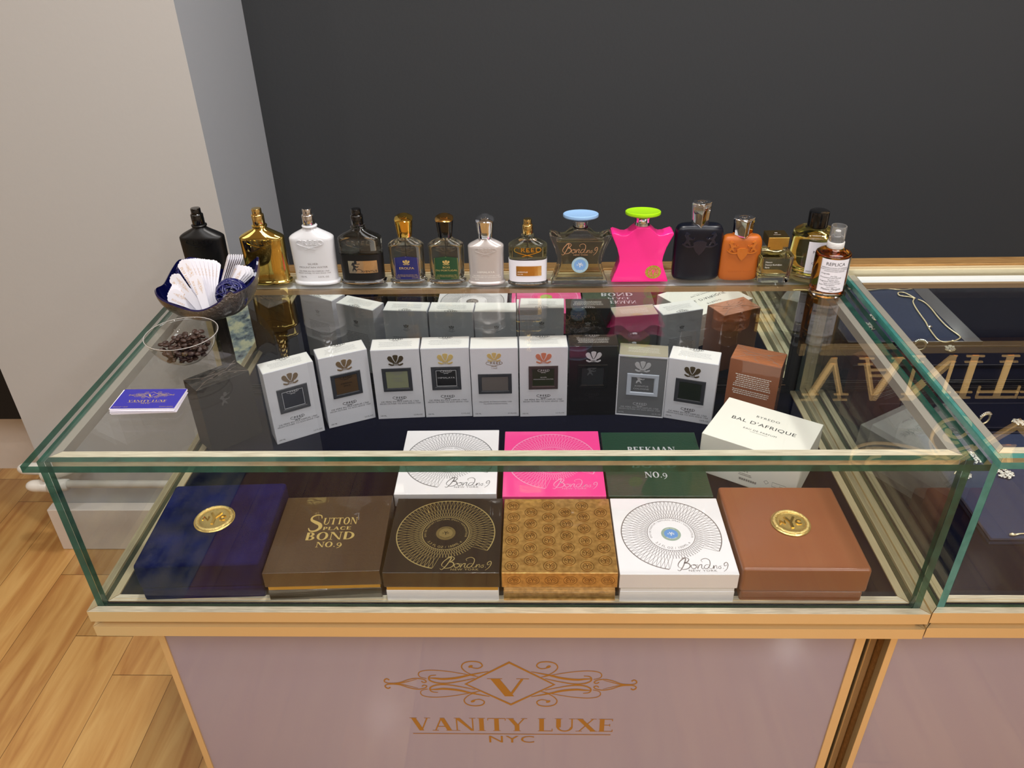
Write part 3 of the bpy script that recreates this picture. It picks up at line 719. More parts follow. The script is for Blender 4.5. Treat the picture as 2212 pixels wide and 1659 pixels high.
for i, r in enumerate(rows):
    blk = r[7] is BLACKP; gry = r[7] is GREYP
    ink = (mat('faint_black_ink', (34, 34, 38), rough=.3) if blk else SILV if gry else INK)
    t = tall_box(i, r[0], r[1], r[2], r[3], r[4], r[5], r[6], r[7], r[8], r[9], r[10], r[11], ink, ink, BLACKP if blk else PALEGOLD if gry else WHITEG, style=r[12])
    if i in (0, 3):
        x0, x1, z0, z1 = .0262, .0658, .0725, .1085; q = MB()
        for a in ((x0, z0, x1, z0+.0009), (x0, z1-.0009, x1, z1), (x0, z0, x0+.0009, z1), (x1-.0009, z0, x1, z1)): q.box((a[0], -.0007, a[1]), (a[2], 0, a[3]))
        q.build('plaque_border', SILV, t)
    if gry:
        q = MB(); wd, dp, ht = r[3], r[4], r[5]
        for a, b in (((0, 0, 0), (.0022, .002, ht)), ((wd-.0022, 0, 0), (wd, .002, ht)), ((.0022, 0, ht-.003), (wd-.0022, .002, ht)), ((.0022, 0, 0), (wd-.0022, .002, .0022))): q.box((a[0], -.0006, a[2]), (b[0], b[1], b[2]))
        q.build('white_edging', WHITEP, t)
    if blk or gry:
        # rider emblem
        o = [poly([(x*.9, y*.9) for x, y in horse()])]+[ell(.45, .95, .14, .2), ell(.6, .75, .2, .08, .5)]+[rib([(.0, .7), (.3, .75), (.8, .95)], .04)]
        c = .093 if blk else .0765
        art_obj('rider_emblem', tf(o, .024, .020, -.012, c), onflat_front(r[3]/2, -.0003, 0), mat('dim_silver', (96, 100, 104), rough=.3, metal=.5) if blk else SILV, t)

# wrapped cartons at both ends
WRAP = ('noise', 26, .5, .004)
BRWN = mat('tan_brown_card_wrapped', (144, 86, 54), rough=.5, coat=1, coat_rough=.02, coat_bump=('noise', 24, .22, .003))
BRWN_T = mat('tan_card_crinkled_film', (178, 106, 62), rough=.45, coat=1, coat_rough=.03, coat_bump=('noise', 60, .9, .006, (1, 2.5, 1)))
t = carton(1.0279, .5025, -25.3, .094, .058, .135, 'tan brown film-wrapped carton with white small print behind the cream box', BRWN, group='tall cartons standing in a curved row')
wrap_a = t
boxo('wrapped_lid', (.0005, .0005, .135), (.0935, .0575, .1358), BRWN_T, t, bevel=.0003)
art_obj('small_print', tf(lines_print(.07, 7, .0042, 5, .45), 1, 1, .0, .103, -.02)+tf(lines_print(.07, 3, .0042, 6, .45), 1, 1, -.001, .070, -.02), onflat_front(.047, 0, 0), WINK, t)
art_obj('crest', tf(ARMS, .03, .03, 0, .09), onflat_back(.047, .058, 0), BRWN_T, t, 0, .0005)
BLKW = mat('charcoal_card_wrapped', (26, 27, 30), rough=.7, spec=.2, coat=.15, coat_rough=.08, coat_bump=('noise', 14, .2, .003))
BLKT = mat('charcoal_lid_crinkled_film', (28, 29, 30), rough=.5, coat=1, coat_rough=.04, coat_bump=('noise', 36, .8, .006, (1, 2, 1)))
t = carton(.0535, .384, 44.6, .102, .0554, .14, 'matt charcoal carton in crinkled clear film at the left end of the row', BLKW, group='tall cartons standing in a curved row')
wrap_b = t
boxo('wrapped_lid', (.0005, .0005, .14), (.1015, .0549, .1408), BLKT, t, bevel=.0003)
o = [poly([(x*.9, y*.9) for x, y in horse()])]+[ell(.45, .95, .14, .2)]+[rib([(.0, .7), (.3, .75), (.8, .95)], .05)]
art_obj('rider_emblem', tf(o, .026, .022, -.014, .092), onflat_front(.051, 0, 0), mat('faint_emboss', (70, 70, 72), rough=.4), t)

FOLD = mat('film_fold_highlight', (214, 196, 184), rough=.12, spec=.8, trans=.5)  # pale colour paints the highlights along the film creases
for tt, wd, dp, ht in ((wrap_a, .094, .058, .1358), (wrap_b, .102, .0554, .1408)):
    R_ = random.Random(int(wd*1e4)); f_ = [rib([(-wd*.49, -dp*.48), (-wd*.2, -dp*.1), (0, 0)], .0004), rib([(wd*.49, -dp*.48), (wd*.22, -dp*.06), (0, .002)], .0004), rib([(-wd*.49, dp*.48), (-wd*.2, dp*.12), (wd*.2, dp*.08), (wd*.49, dp*.48)], .0005)]
    for i in range(9):
        x, y = R_.uniform(-wd*.35, wd*.35), R_.uniform(-dp*.35, dp*.35); a_ = R_.uniform(-.7, .7); l = R_.uniform(.004, .013)
        f_.append(taper([(x, y), (x+l*.5, y+a_*l*.4), (x+l, y+a_*l)], .0001, .0007, 3))
    art_obj('film_folds', f_, onflat_top(wd/2, dp/2, ht), FOLD, tt, .0001, .0004)
# ---------------------------------------------------------------- flat gift boxes
def gift_box(x, y, rz, wd, dp, ht, label, lid, base, gap=None, zb=.0215, zl=.030, rad=.0012, inset=.003, film=False):
    t = thing('gift_box', (x, y, -.0022), label, 'box', 'flat square gift boxes', math.radians(rz))
    boxo('box_base', (.002, .002, 0), (wd-.002, dp-.002, zb), base, t, bevel=rad)
    boxo('inner_rim', (inset, inset, zb-.002), (wd-inset, dp-inset, zl+.004), gap or base, t)
    boxo('lid', (0, 0, zl), (wd, dp, ht), lid, t, bevel=rad); return t
def disc_art(t, wd, dp, ht, cx, cy, ink, inkfine, center, nyc, r=.0745, sink=True):
    TF = onflat_top(cx, cy, ht); k = r/.0745
    ap = -.62; art = [circ(0, 0, r, .0016, -.52, 2*PI-1.75, 80)]
    art += [circ(0, 0, .0355*k, .0009, n=60)]
    g = [x for x in guilloche(.0362*k, r-.0008, 72, .17, .0005)]
    keep = []
    for V, F in g:
        ex, ey = (V[2][0]+V[3][0])/2, (V[2][1]+V[3][1])/2; a = math.atan2(ey, ex)
        if -1.72 < a < -.54:
            a0 = ((V[0][0]+V[1][0])/2, (V[0][1]+V[1][1])/2); l = .42; ex, ey = a0[0]+(ex-a0[0])*l, a0[1]+(ey-a0[1])*l; keep.append(rib([a0, (ex, ey)], .0005))
        else: keep.append((V, F))
    art_obj('lattice_rings', art+keep, TF, ink, t)
    art_obj('ring_print', arc_text('EAU DE PARFUM / NATURAL SPRAY / VAPORISATEUR', .0300*k, .0042, PI/2, False, 1.0, 1.12)+arc_text('3.3 FL OZ / 100ML e', .0322*k, .0062, -PI/2, True, 1.0, 1.15), TF, inkfine, t)
    m1, m2 = center
    d = art_obj('token', [ell(0, 0, .0148, .0148, n=36)], TF, m1, t, .00014)
    art_obj('token_field', [ell(0, 0, .0104, .0104, n=32)], TF, m2, d, .0002)
    art_obj('token_lettering', tf(roundel(.0145)[2:], .62, .62)+token_words('NEW YORK', 'BOND STREET', .0112, .0026), TF, nyc, d, .0003)
    art_obj('script_lettering', tf(SCRIPT, .072, .074, .0, -.072)+tf(text('NEW YORK', .0052, xs=1.35, spacing=1.15), 1, 1, .034, -.0775), TF, ink, t, .0002)
PG = mat('pale_gold_ink', (186, 166, 110), rough=.35, metal=.6)
DKBR = mat('dark_brown_gloss_card', (20, 14, 10), rough=.35, coat=.6, coat_rough=.02)
WBX = mat('white_gloss_box', (226, 224, 226), rough=.4, coat=1, coat_rough=.02)
GOLDCARD = mat('yellow_gold_card', (198, 148, 52), rough=.4, metal=.3)
SGREY = mat('silver_grey_ink', (128, 120, 118), rough=.4, metal=.3)
t = gift_box(.437, .023, 0, .169, .164, .059, 'dark brown gift box with gold ring lattice on a white base', DKBR, WBX, GOLDCARD)
disc_art(t, .169, .164, .059, .0845, .0825, PG, PG, (mat('brown_token', (104, 88, 52), rough=.4, metal=.3), mat('brown_token2', (124, 106, 64), rough=.4, metal=.3)), DKBR)
t = gift_box(.7775, .022, 0, .1695, .166, .058, 'white gift box with grey ring lattice and blue token, front row', WBX, WBX)
disc_art(t, .17, .167, .058, .085, .083, SGREY, SGREY, (mat('sage_token', (142, 160, 146), rough=.4), mat('blue_token', (96, 140, 196), rough=.4)), WINK)
t = gift_box(.427, .2005, .5, .168, .180, .056, 'white gift box with grey ring lattice behind the dark brown box', WBX, WBX)
GREYT = mat('grey_silver_ink', (118, 118, 120), rough=.35, metal=.3)
disc_art(t, .168, .18, .056, .084, .093, GREYT, GREYT, (mat('grey_token', (112, 104, 100), rough=.4), mat('grey_token2', (140, 132, 126), rough=.4)), INK, .0765)
PNK = mat('bright_pink_card', (232, 62, 140), rough=.4, coat=1, coat_rough=.02, coat_bump=('noise', 8, .12, .002))
t = gift_box(.6045, .195, .1, .1685, .182, .056, 'bright pink gift box with pale ring lattice behind the gold box', PNK, PNK)
PINKI = mat('pale_pink_ink', (232, 160, 192), rough=.4, metal=.2)
disc_art(t, .168, .183, .056, .084, .095, PINKI, PINKI, (mat('lime_token', (150, 170, 60), rough=.4), mat('lime_token2', (160, 182, 70), rough=.4)), PNK, .0765)
GRN = mat('green_crocodile_card', (16, 58, 42), rough=.32, coat=.8, coat_rough=.04, bump=('voronoi', 95, .5, .002, (1, 1.7, 1)))
t = gift_box(.776, .196, -.3, .1685, .178, .0555, 'dark green crocodile gift box with silver lettering', GRN, GRN)
g = fit(serif('BEEKMAN'), -.040, .117, .042, .133)+fit(serif('PLACE'), -.024, .099, .030, .110)+fit(serif('BOND'), -.038, .073, .038, .092)+fit(serif('NO.9'), -.019, .044, .018, .063)
art_obj('silver_lettering', g, onflat_top(.084, .0, .0555), SILV, t, .0002, .0003)
CROC = mat('brown_crocodile_card', (62, 46, 32), rough=.3, coat=.6, coat_rough=.02, bump=('voronoi', 90, .4, .002, (1, 1.6, 1)))
t = gift_box(.263, .022, 2.1, .170, .168, .058, 'brown crocodile gift box with gold lettering, second in the front row', CROC, mat('dark_olive_base', (44, 38, 30), rough=.4, coat=1), GOLDCARD)
s_ = tf(GL['S'][1], .036, .038, -.040, .086)+fit(serif('UTTON'), -.016, .1005, .037, .1165)+fit(serif('PLACE'), -.014, .0885, .029, .0955)+fit(serif('BOND'), -.036, .0665, .037, .084)+fit(serif('NO.9'), -.018, .0485, .021, .0625)
art_obj('gold_lettering', s_, onflat_top(.085, .0, .058), GOLD2, t, .0002, .0003)
# embossed gold box
EMB = mat('embossed_gold_card', (214, 166, 92), rough=.28, metal=.6, coat=1, coat_rough=.03, noise=(140, (160, 116, 56), 6, .2), bump=('noise', 380, .25, .0008))
EMB2 = mat('embossed_gold_relief', (138, 96, 44), rough=.25, metal=.8, coat=.6)
t = gift_box(.6085, .023, 0, .167, .163, .059, 'embossed gold gift box covered in round token relief', EMB, EMB)
R = random.Random(3); a = []; TK = roundel(.0096)
for i in range(6):
    for j in range(6):
        cx = .014+i*.0272+.002*R.random(); cyy = .013+j*.0262+(.011 if i % 2 else 0)+.001*R.random()
        if .01 < cx < .157 and .01 < cyy < .153: a += tf(TK, 1, 1, cx, cyy, R.uniform(-.25, .25))
art_obj('token_relief', a, onflat_top(0, 0, .059), EMB2, t, .0, .0006)
a = []
for i in range(6): a += tf(TK, 1, .8, .018+i*.027, .0445)
art_obj('token_relief', a, onflat_front(0, 0, 0), EMB2, t, .0, .0003)
# padded boxes with a gold medallion
def medallion(t, x, y, z, r):
    V = []; P = [(0, r*.97), (.0012, r), (.0022, r*.985), (.0028, r*.95), (.0030, r*.80), (.0024, r*.70), (.0020, r*.66), (.0018, r*.4)]
    m = lathe_o('medallion', P, mat('medallion_gold', (236, 208, 130), rough=.2, metal=.85, bump=('noise', 420, .35, .0008)), t, 48, x, y, .9, z)
    q = MB(); q.tube([(x+r*.83*math.cos(2*PI*k/72), y+r*.83*math.sin(2*PI*k/72), z+.0022) for k in range(72)], [r*.105*(1+.06*((k*7) % 3-1)) for k in range(72)], 10, closed=True)
    q.build('medallion_rim', mat('ornate_gold', (238, 212, 136), rough=.22, metal=.9, bump=('noise', 650, 1.0, .0016)), m, smooth=True)
    R = roundel(r); art_obj('medallion_lettering', tf(R[2:], .98), onflat_top(x, y, z+.0019), GOLD, m, .0, .0014)
BLUEV = mat('blue_velvet', (4, 6, 46), rough=1, spec=.1, noise=(22, (14, 20, 70), 7, .16), bump=('noise', 220, .3, .001))
t = thing('gift_box', (.0765, .0225, -.0022), 'blue velvet gift box with a round gold medallion, left end of the front row', 'box', 'flat square gift boxes', math.radians(2.3))
boxo('box_base', (.001, .001, 0), (.1805, .183, .024), BLUEV, t, bevel=.004, seg=3); boxo('lid', (0, 0, .0245), (.1815, .184, .071), BLUEV, t, bevel=.005, seg=3)
medallion(t, .090, .097, .071, .031)
TAN = mat('tan_leather_board', (130, 76, 46), rough=.42, coat=.35, coat_rough=.15, bump=('noise', 260, .1, .0006))
t = thing('gift_box', (.951, .023, -.0022), 'tan brown gift box with a round gold medallion, right end of the front row', 'box', 'flat square gift boxes', math.radians(-.4))
boxo('box_base', (.003, .003, 0), (.178, .181, .021), TAN, t, bevel=.004, seg=3); boxo('lid', (0, 0, .0215), (.181, .184, .067), TAN, t, bevel=.005, seg=3)
medallion(t, .092, .096, .067, .0295)
# cream box turned on the deck
CREAM = mat('cream_smooth_card', (236, 234, 222), rough=.6)
t = thing('perfume_box', (.9488, .3346, -.0022), 'large cream box with plain black lettering standing askew at the right', 'box', None, math.radians(-32.1))
boxo('carton', (0, 0, 0), (.172, .1359, .0816), CREAM, t, bevel=.0012)
a = tf(text('BYREDO', .0085, xs=1.15, spacing=1.2), 1, 1, .085, .0965)+tf(text("BAL D'AFRIQUE", .0138, xs=1.1, spacing=1.1), 1, 1, .084, .0715)+tf(text('EAU DE PARFUM', .0062, xs=1.1, spacing=1.2), 1, 1, .0845, .052)+tf(lines_print(.034, 1, .002, 3), 1, 1, .0845, .0475)
art_obj('lid_lettering', a, onflat_top(0, 0, .0816), INK, t)
a = [rect(.075+i*.0013, .012, .075+i*.0013+(.0008 if i % 3 else .0004), .0165) for i in range(24)]+tf(text('50 ML e', .006, 'LEFT'), 1, 1, .07, .03)+tf(lines_print(.024, 2, .003, 4), 1, 1, .085, .0255)
a += [rib([(.118, .024), (.122, .028), (.126, .024), (.122, .020)], .0007, True), rib([(.132, .0195), (.132, .028), (.155, .028), (.155, .0195)], .0006, True)]+tf(text('FSC', .003), 1, 1, .147, .0225)
art_obj('side_print', a, onflat_front(0, 0, 0), INK, t)

# ---------------------------------------------------------------- bottles along the back of the counter
ZP = H+.0002+T
GB = 'perfume bottles lined up along the back of the glass top'
def bottle(x, y, label, rz=0):
    return thing('perfume_bottle', (x, y, ZP+.0001), label, 'perfume bottle', GB, rz)
def liquid_mat(name, col, tr=.92):
    return mat(name, col, rough=0.0, trans=tr, ior=1.34)
def inner(prof, k, z0, z1, kb=None):
    """profile of the liquid inside the glass wall"""
    kb = kb or k; zs = [z0, z0+.0015, z0+.004]+[p[0] for p in prof if z0+.006 < p[0] < z1-.001]+[z1]
    out = []
    for i, z in enumerate(zs):
        a, b, e = prof_at(prof, z); f = (.8, .95, 1)[i] if i < 3 else 1
        out.append((z, (a-k)*f, (b-kb)*f, e))
    return out
SH = [(0, .0400, .0180, 2.5), (.0008, .0424, .0198, 2.4), (.003, .0428, .0202, 2.4), (.0048, .0424, .0198, 2.4), (.0062, .0398, .0176, 2.5), (.008, .0388, .0170, 2.6), (.03, .0391, .0171, 2.7),
      (.06, .0397, .0172, 2.8), (.084, .0402, .0173, 2.8), (.0875, .0401, .0171, 2.7), (.0895, .0388, .0165, 2.6), (.092, .0355, .0155, 2.5), (.0955, .0295, .0140, 2.3), (.099, .0225, .0125, 2.2), (.102, .0165, .0112, 2.1), (.1045, .0125, .0100, 2), (.1065, .0108, .0095, 2)]
NECK = [(.1065, .0108, .0095), (.1072, .0134, .0125), (.1095, .0138, .0128), (.1106, .0128, .0118), (.1114, .0100, .0095), (.1125, .0098, .0094)]
def sc(P, k, kz=None): 
    kz = kz or k; return [(p[0]*kz,)+tuple(v*k for v in p[1:3])+tuple(p[3:]) for p in P]
def sprayer(t, m, z, k=1.0, r=.0108):
    o = lathe_o('spray_collar', [(z, r*k), (z+.0005, r*k*1.02), (z+.0165*k, r*k*1.02), (z+.0175*k, r*k*.96), (z+.0185*k, r*k*.86)], m, t, 32)
    z2 = z+.0185*k
    a = lathe_o('spray_button', [(z2, r*k*.80), (z2+.0085*k, r*k*.80), (z2+.0098*k, r*k*.74), (z2+.0101*k, r*k*.5)], m, t, 28)
    q = MB(); q.tube([(0, -r*k*.78, z2+.0045*k), (0, -r*k*.84, z2+.0045*k)], .0012, 10); q.build('nozzle', BLACKM, a, smooth=True)
def shoulder_bottle(x, y, k, label, m, kind='solid', kz=None, rz=0):
    kz = kz or k; t = bottle(x, y, label, rz); P = sc(SH, k, kz); Nk = sc(NECK, k, kz)
    lathe_o('bottle_body', P+Nk[1:], m, t, 72, sharp=.8)
    return t, P
# letters raised on the shoulder
def raised(t, P, m, z, wd, thick=.0013): art_obj('raised_lettering', wordmark(0, z, wd), onfront(P), m, t, 0, thick)
MB_ = mat('matt_black_bottle', (8, 8, 9), rough=.38)
t, P = shoulder_bottle(.0535, .556, 1, 'matt black bottle with black sprayer, leftmost, behind the dark bowl', MB_)
raised(t, P, MB_, .078, .048); sprayer(t, BLACKG, .1122)
GB_ = mat('mirror_gold_bottle', (216, 192, 112), rough=.05, metal=1.0)
t, P = shoulder_bottle(.1650, .5505, 1, 'mirror gold bottle between the black and the white one', GB_)
raised(t, P, GB_, .078, .048); sprayer(t, mat('pale_gold_polished', (230, 200, 130), rough=.08, metal=1), .1122)
WB_ = mat('white_glazed_bottle', (204, 205, 209), rough=.22, coat=.5)
t, P = shoulder_bottle(.2565, .5475, 1, 'white glazed bottle with silver sprayer', WB_)
raised(t, P, WB_, .078, .048); sprayer(t, CHROME, .1122)
a = text_rows(('SILVER', 'MOUNTAIN WATER'), .0052, .040, .0062, 1.25)+text_rows(('DE PÈRE EN FILS DEPUIS 1760', 'FROM FATHER TO SON SINCE 1760'), .0034, .0265, .0038, 1.25)+tf(text('100 ML', .004, 'LEFT'), 1, 1, -.026, .015)+tf(text('3.33 FL. OZ.', .004, 'RIGHT'), 1, 1, .026, .015)
art_obj('bottle_print', a, onfront(P), SGREY, t, .0002)
LIQ_CLEAR = liquid_mat('clear_liquid', (248, 248, 240)); LIQ_YEL = liquid_mat('pale_yellow_liquid', (250, 244, 196), 1.0)
def glass_shoulder(x, y, k, label, liq, zl, kz=None, wall=.0028):
    kz = kz or k; t, P = shoulder_bottle(x, y, k, label, GLASS, kz=kz)
    lathe_o('liquid', inner(P, wall*k, .009*kz, zl), liq, t, 56, sharp=.9)
    q = MB(); q.tube([(0, 0, .012*kz), (0, 0, .112*kz)], .0009, 8); q.build('dip_tube', mat('tube_plastic', (210, 212, 210), rough=.3), t, smooth=True)
    return t, P
t, P = glass_shoulder(.3435, .5465, .985, 'clear glass bottle in a black leather wrap with silver plate', LIQ_CLEAR, .090)
raised(t, P, GLASS, .0765, .046)
wr = [(z, a+.0007, b+.0007, e) for z, a, b, e in [(.0085, *prof_at(P, .0085)), (.03, *prof_at(P, .03)), (.048, *prof_at(P, .048)), (.0585, *prof_at(P, .0585))]]
LEATH = mat('black_leather', (9, 9, 10), rough=.42, bump=('noise', 260, .4, .0008)); lathe_o('leather_wrap', wr, LEATH, t, 64)
art_obj('wrap_peak', [poly([(-.036, .0575), (.036, .0575), (.033, .060), (.012, .0620), (0, .0635), (-.012, .0620), (-.033, .060)])], onfront([(z, a+.0008, b+.0008, e) for z, a, b, e in P]), LEATH, t, .0001)
pl = art_obj('silver_plate', [rect(-.0225, .0235, -.009, .0475), rect(-.009, .0235, .005, .0475), rect(.005, .0235, .018, .0475), rect(.018, .0235, .030, .0475)], onfront([(z, a+.0008, b+.0008, e) for z, a, b, e in P]), mat('silver_plate', (220, 205, 190), rough=.14, metal=1), t, .0005)
a = tf([poly(horse())]+[ell(.5, 1.0, .16, .22)]+[rib([(0, .7), (.3, .8), (1.0, .85)], .06)]+[rib([(.5, .1), (.8, .25), (1.15, .1)], .05)], .016, .017, -.017, .0275)+tf(text('AVENTUS', .0050, 'RIGHT', xs=1.35), 1, 1, .0285, .0255)
art_obj('plate_engraving', a, onfront([(z, a_+.0014, b_+.0014, e) for z, a_, b_, e in P]), INK, pl, .0001)
sprayer(t, BLACKG, .1108)
# smaller bottles with tall caps
def oval_cap(t, k, z, m, top, crest=True):
    R = []; n = 40
    for zz, a, b, in ((0, .0124, .0102), (.001, .0128, .0105), (.012, .0141, .0114), (.022, .0153, .0123), (.029, .0161, .0129), (.0305, .0162, .0130)):
        r_ = ring(a*k, b*k, 3.0, z+zz*k, n)
        if zz > .024: r_ = [(x, y, zq+(.0055*k*(.6+y/(.013*k))*.62+.0018*k*(1-abs(x)/(.0165*k)))*(1 if zz > .029 else .7)) for x, y, zq in r_]
        R.append(r_)
    V, F = loft(R, cap=False); V2 = list(V); me = mesh('cap', V2, F+[tuple(range(n-1, -1, -1))]); o = link('cap', me, m, t); autosmooth(o, .9)
    last = R[-1]; V3 = [( x*.999, y*.999, zq) for x, y, zq in last]; zt = z+.0305*k
    V3 += [(x*.86, y*.86, zq+.0016*k) for x, y, zq in last]; V3 += [(x*.45, y*.45, zt+(.0055*k*(.6+y*.45/(.013*k))*.62)+.0036*k) for x, y, zq in last]
    F3 = [(i, (i+1) % n, n+(i+1) % n, n+i) for i in range(n)]+[(n+i, n+(i+1) % n, 2*n+(i+1) % n, 2*n+i) for i in range(n)]+[tuple(2*n+i for i in range(n))]
    o2 = link('cap_top', mesh('cap_top', V3, F3), top, o); autosmooth(o2, .8)
    def ft(x, y, h): return (x, y, zt+.0055*k*(.6+y/(.013*k))*.62+.0038*k+h-3.0*k*(x*x)/(.016*k)*.06)
    art_obj('cap_crest', tf(PLUME, .018*k, .013*k, 0, -.006*k), ft, top, o, -.0006, .0012)
    return o
K5 = .822
def label_face(t, P, x0, x1, z0, z1, peak, m, border, lift=.0003):
    off = [(z, a+lift, b+lift, e) for z, a, b, e in P]; n = 10; a = []
    for i in range(n):
        xa = x0+(x1-x0)*i/n; xb = x0+(x1-x0)*(i+1)/n; f = lambda x: z1+peak*(1-abs((x-(x0+x1)/2)/((x1-x0)/2)))
        a.append(poly([(xa, z0), (xb, z0), (xb, f(xb)), (xa, f(xa))]))
    o = art_obj('label', a, onfront(off), m, t, .0001)
    xm = (x0+x1)/2; e = .0012
    bd = [rib([(x0+e, z0+e), (x1-e, z0+e), (x1-e, z1-e*.4), (xm, z1+peak-e), (x0+e, z1-e*.4)], .0004, True)]
    art_obj('label_border', bd, onfront(off), border, o, .0002); return o, off
for x, y, col, words, lb, cm, ct, nm in (
    (.4262, .5475, (22, 28, 92), ('EROLFA',), 'small clear bottle with royal blue label and gold cap', GOLD, GOLD, 'royal_blue_label'),
    (.4990, .5450, (14, 62, 34), ('BOIS', 'DU PORTUGAL'), 'small clear bottle with dark green label and black cap', BLACKG, mat('antique_gold', (206, 160, 92), rough=.15, metal=1), 'dark_green_label')):
    t, P = glass_shoulder(x, y, .805, lb, LIQ_CLEAR, .0735, kz=K5)
    raised(t, P, GLASS, .0645, .036, .0005)
    o, off = label_face(t, P, -.0222, .0222, .0085, .0505, .0035, mat(nm, col, rough=.4, coat=.3), GOLD2)
    k2 = len(words) > 1
    a = tf(PLUME, .0165, .0185, 0, .0375)+text_rows(words, .0052 if k2 else .0062, .0310 if k2 else .0285, .0058, 1.25)
    a = [x_ for x_ in a]+text_rows(('DE PÈRE EN FILS DEPUIS 1760', 'FROM FATHER TO SON SINCE 1760'), .0024, .0165, .0026, 1.15)+tf(text('50 ML', .0027, 'LEFT'), 1, 1, -.0195, .0105)+tf(text('1.7 FL.OZ.', .0027, 'RIGHT'), 1, 1, .0195, .0105)
    art_obj('label_print', a, onfront(off), GOLD2, o, .0003)
    oval_cap(t, 1.0, .0875, cm, ct)
HM = mat('frosted_silver_pink_bottle', (190, 184, 182), rough=.22, metal=.35, coat=.4)
t, P = shoulder_bottle(.5715, .5385, .805, 'small satin silver-pink bottle with chrome cap', HM, kz=K5)
raised(t, P, HM, .0635, .038, .0006)
a = text_rows(('HIMALAYA',), .0050, .0235, .005, 1.3)+text_rows(('DE PÈRE EN FILS DEPUIS 1760', 'FROM FATHER TO SON SINCE 1760'), .0030, .0170, .0032, 1.25)+tf(text('50 ML', .0030, 'LEFT'), 1, 1, -.021, .010)
art_obj('bottle_print', a, onfront(P), WINK, t, .0002); oval_cap(t, 1.0, .0875, CHROME, CHROME)
t, P = glass_shoulder(.6470, .5345, .865, 'clear bottle of yellow scent with white wrap and gold plate', LIQ_YEL, .072, kz=.855)
raised(t, P, GOLD, .0645, .047, .0007)
wr = [(z, *(v+d for v, d in zip(prof_at(P, z), (.0006, .0006, 0)))) for z in (.0075, .02, .035, .049)]
WW = mat('white_wrap', (222, 222, 230), rough=.5); lathe_o('white_wrap', wr, WW, t, 64)
off = [(z, a+.0007, b+.0007, e) for z, a, b, e in P]
art_obj('wrap_peak', [poly([(-.03, .0485), (.03, .0485), (.014, .0512), (0, .0525), (-.014, .0512)])], onfront(off), WW, t, .0001)
pl = art_obj('gold_plate', [rect(-.021+i*.0065, .0195, -.021+(i+1)*.0065, .0385) for i in range(7)], onfront(off), mat('plate_gold', (226, 180, 108), rough=.15, metal=1), t, .0004)
art_obj('plate_engraving', tf(text('AVENTUS', .0036, 'LEFT', xs=1.2)+tf(text('FOR HER', .0026, 'LEFT'), 1, 1, 0, -.004), 1, 1, -.019, .026), onfront(off), WINK, pl, .0006)
sprayer(t, mat('pale_gold_polished', (230, 200, 130)), .0955, .93, .0100)

# star-shaped bottles with disc caps
STAR = [(.0505, 0), (.0515, .0015), (.047, .014), (.0415, .028), (.0385, .040), (.0395, .050), (.044, .066), (.0505, .081), (.0545, .0895), (.0545, .0925), (.0515, .0945), (.045, .0925), (.037, .0895), (.030, .0890), (.0245, .0915), (.0195, .0965), (.015, .1000), (.0125, .1015), (.0125, .1035)]
def star_mesh(name, k, zk, dz, hy, bev, m, parent, ztop=None):
    P = [(x*k, z*zk+dz) for x, z in STAR]
    if ztop: P = [p for p in P if p[1] < ztop]; P.append((P[-1][0]*1.0, ztop))
    out = [(x, z) for x, z in P]+[(-x, z) for x, z in P[::-1]]
    V = [(x, -hy, z) for x, z in out]+[(x, hy, z) for x, z in out]; n = len(out)
    F = [tuple(range(n)), tuple(range(2*n-1, n-1, -1))]+[(i, n+i, n+(i+1) % n, (i+1) % n) for i in range(n)]
    me = mesh(name, V, F); bm = bmesh.new(); bm.from_mesh(me); bmesh.ops.recalc_face_normals(bm, faces=bm.faces)
    if bev:
        fe = [e for e in bm.edges if abs(e.verts[0].co.y-e.verts[1].co.y) < 1e-6]
        bmesh.ops.bevel(bm, geom=fe, offset=bev, segments=4, affect='EDGES', profile=.5, clamp_overlap=True)
    bmesh.ops.triangulate(bm, faces=[f for f in bm.faces if len(f.verts) > 6])
    bm.to_mesh(me); bm.free(); o = link(name, me, m, parent); autosmooth(o, .55); return o
def star_bottle(x, y, label, body, capm, clear):
    t = bottle(x, y, label)
    star_mesh('bottle_body', 1, 1, 0, .0155, .0045, body, t)
    if clear: star_mesh('liquid', .84, .86, .009, .0115, .002, LIQ_CLEAR2, t, .082)
    lathe_o('neck_collar', [(.1035, .0128), (.1045, .0135), (.108, .0128), (.115, .0128), (.119, .0145)], CHROME if not clear else GLASS, t, 32)
    if clear: lathe_o('spray_tube', [(.1036, .0075), (.117, .0075)], CHROME, t, 24)
    dc = lathe_o('disc_cap', [(z_-.1165, a_) for z_, a_ in [(.1165, .0125), (.1180, .0150), (.1200, .0180), (.1212, .0235), (.1220, .0285), (.1236, .0308), (.126, .0313), (.1282, .0309), (.1290, .0298), (.1286, .0275), (.1276, .019), (.1272, .01)]], capm, t, 56); dc.location.z = .1165; dc.rotation_euler.x = math.radians(-7)
    return t
LIQ_CLEAR2 = liquid_mat('faint_yellow_liquid', (240, 240, 216))
t = star_bottle(.7405, .5385, 'clear star-shaped bottle with pale blue disc cap', GLASS, mat('pale_blue_frosted_cap', (140, 178, 220), rough=.35), True)
F_ = onflat_front(0, -.0156, 0)
art_obj('script_lettering', tf(SCRIPT, .062, .062, -.0315, .0615)+tf(text('NEW YORK', .0038, xs=1.3), 1, 1, .001, .0565), F_, mat('rose_gold_ink', (206, 166, 130), rough=.3, metal=.6), t, .0002)
d = art_obj('token', [ell(0, .0385, .0150, .0152, n=36)], F_, mat('pale_blue_token', (150, 182, 196), rough=.4), t, .0001)
art_obj('token_field', [ell(0, .0385, .0108, .0108, n=32)], F_, mat('blue_token_field', (112, 156, 206), rough=.4), d, .0002)
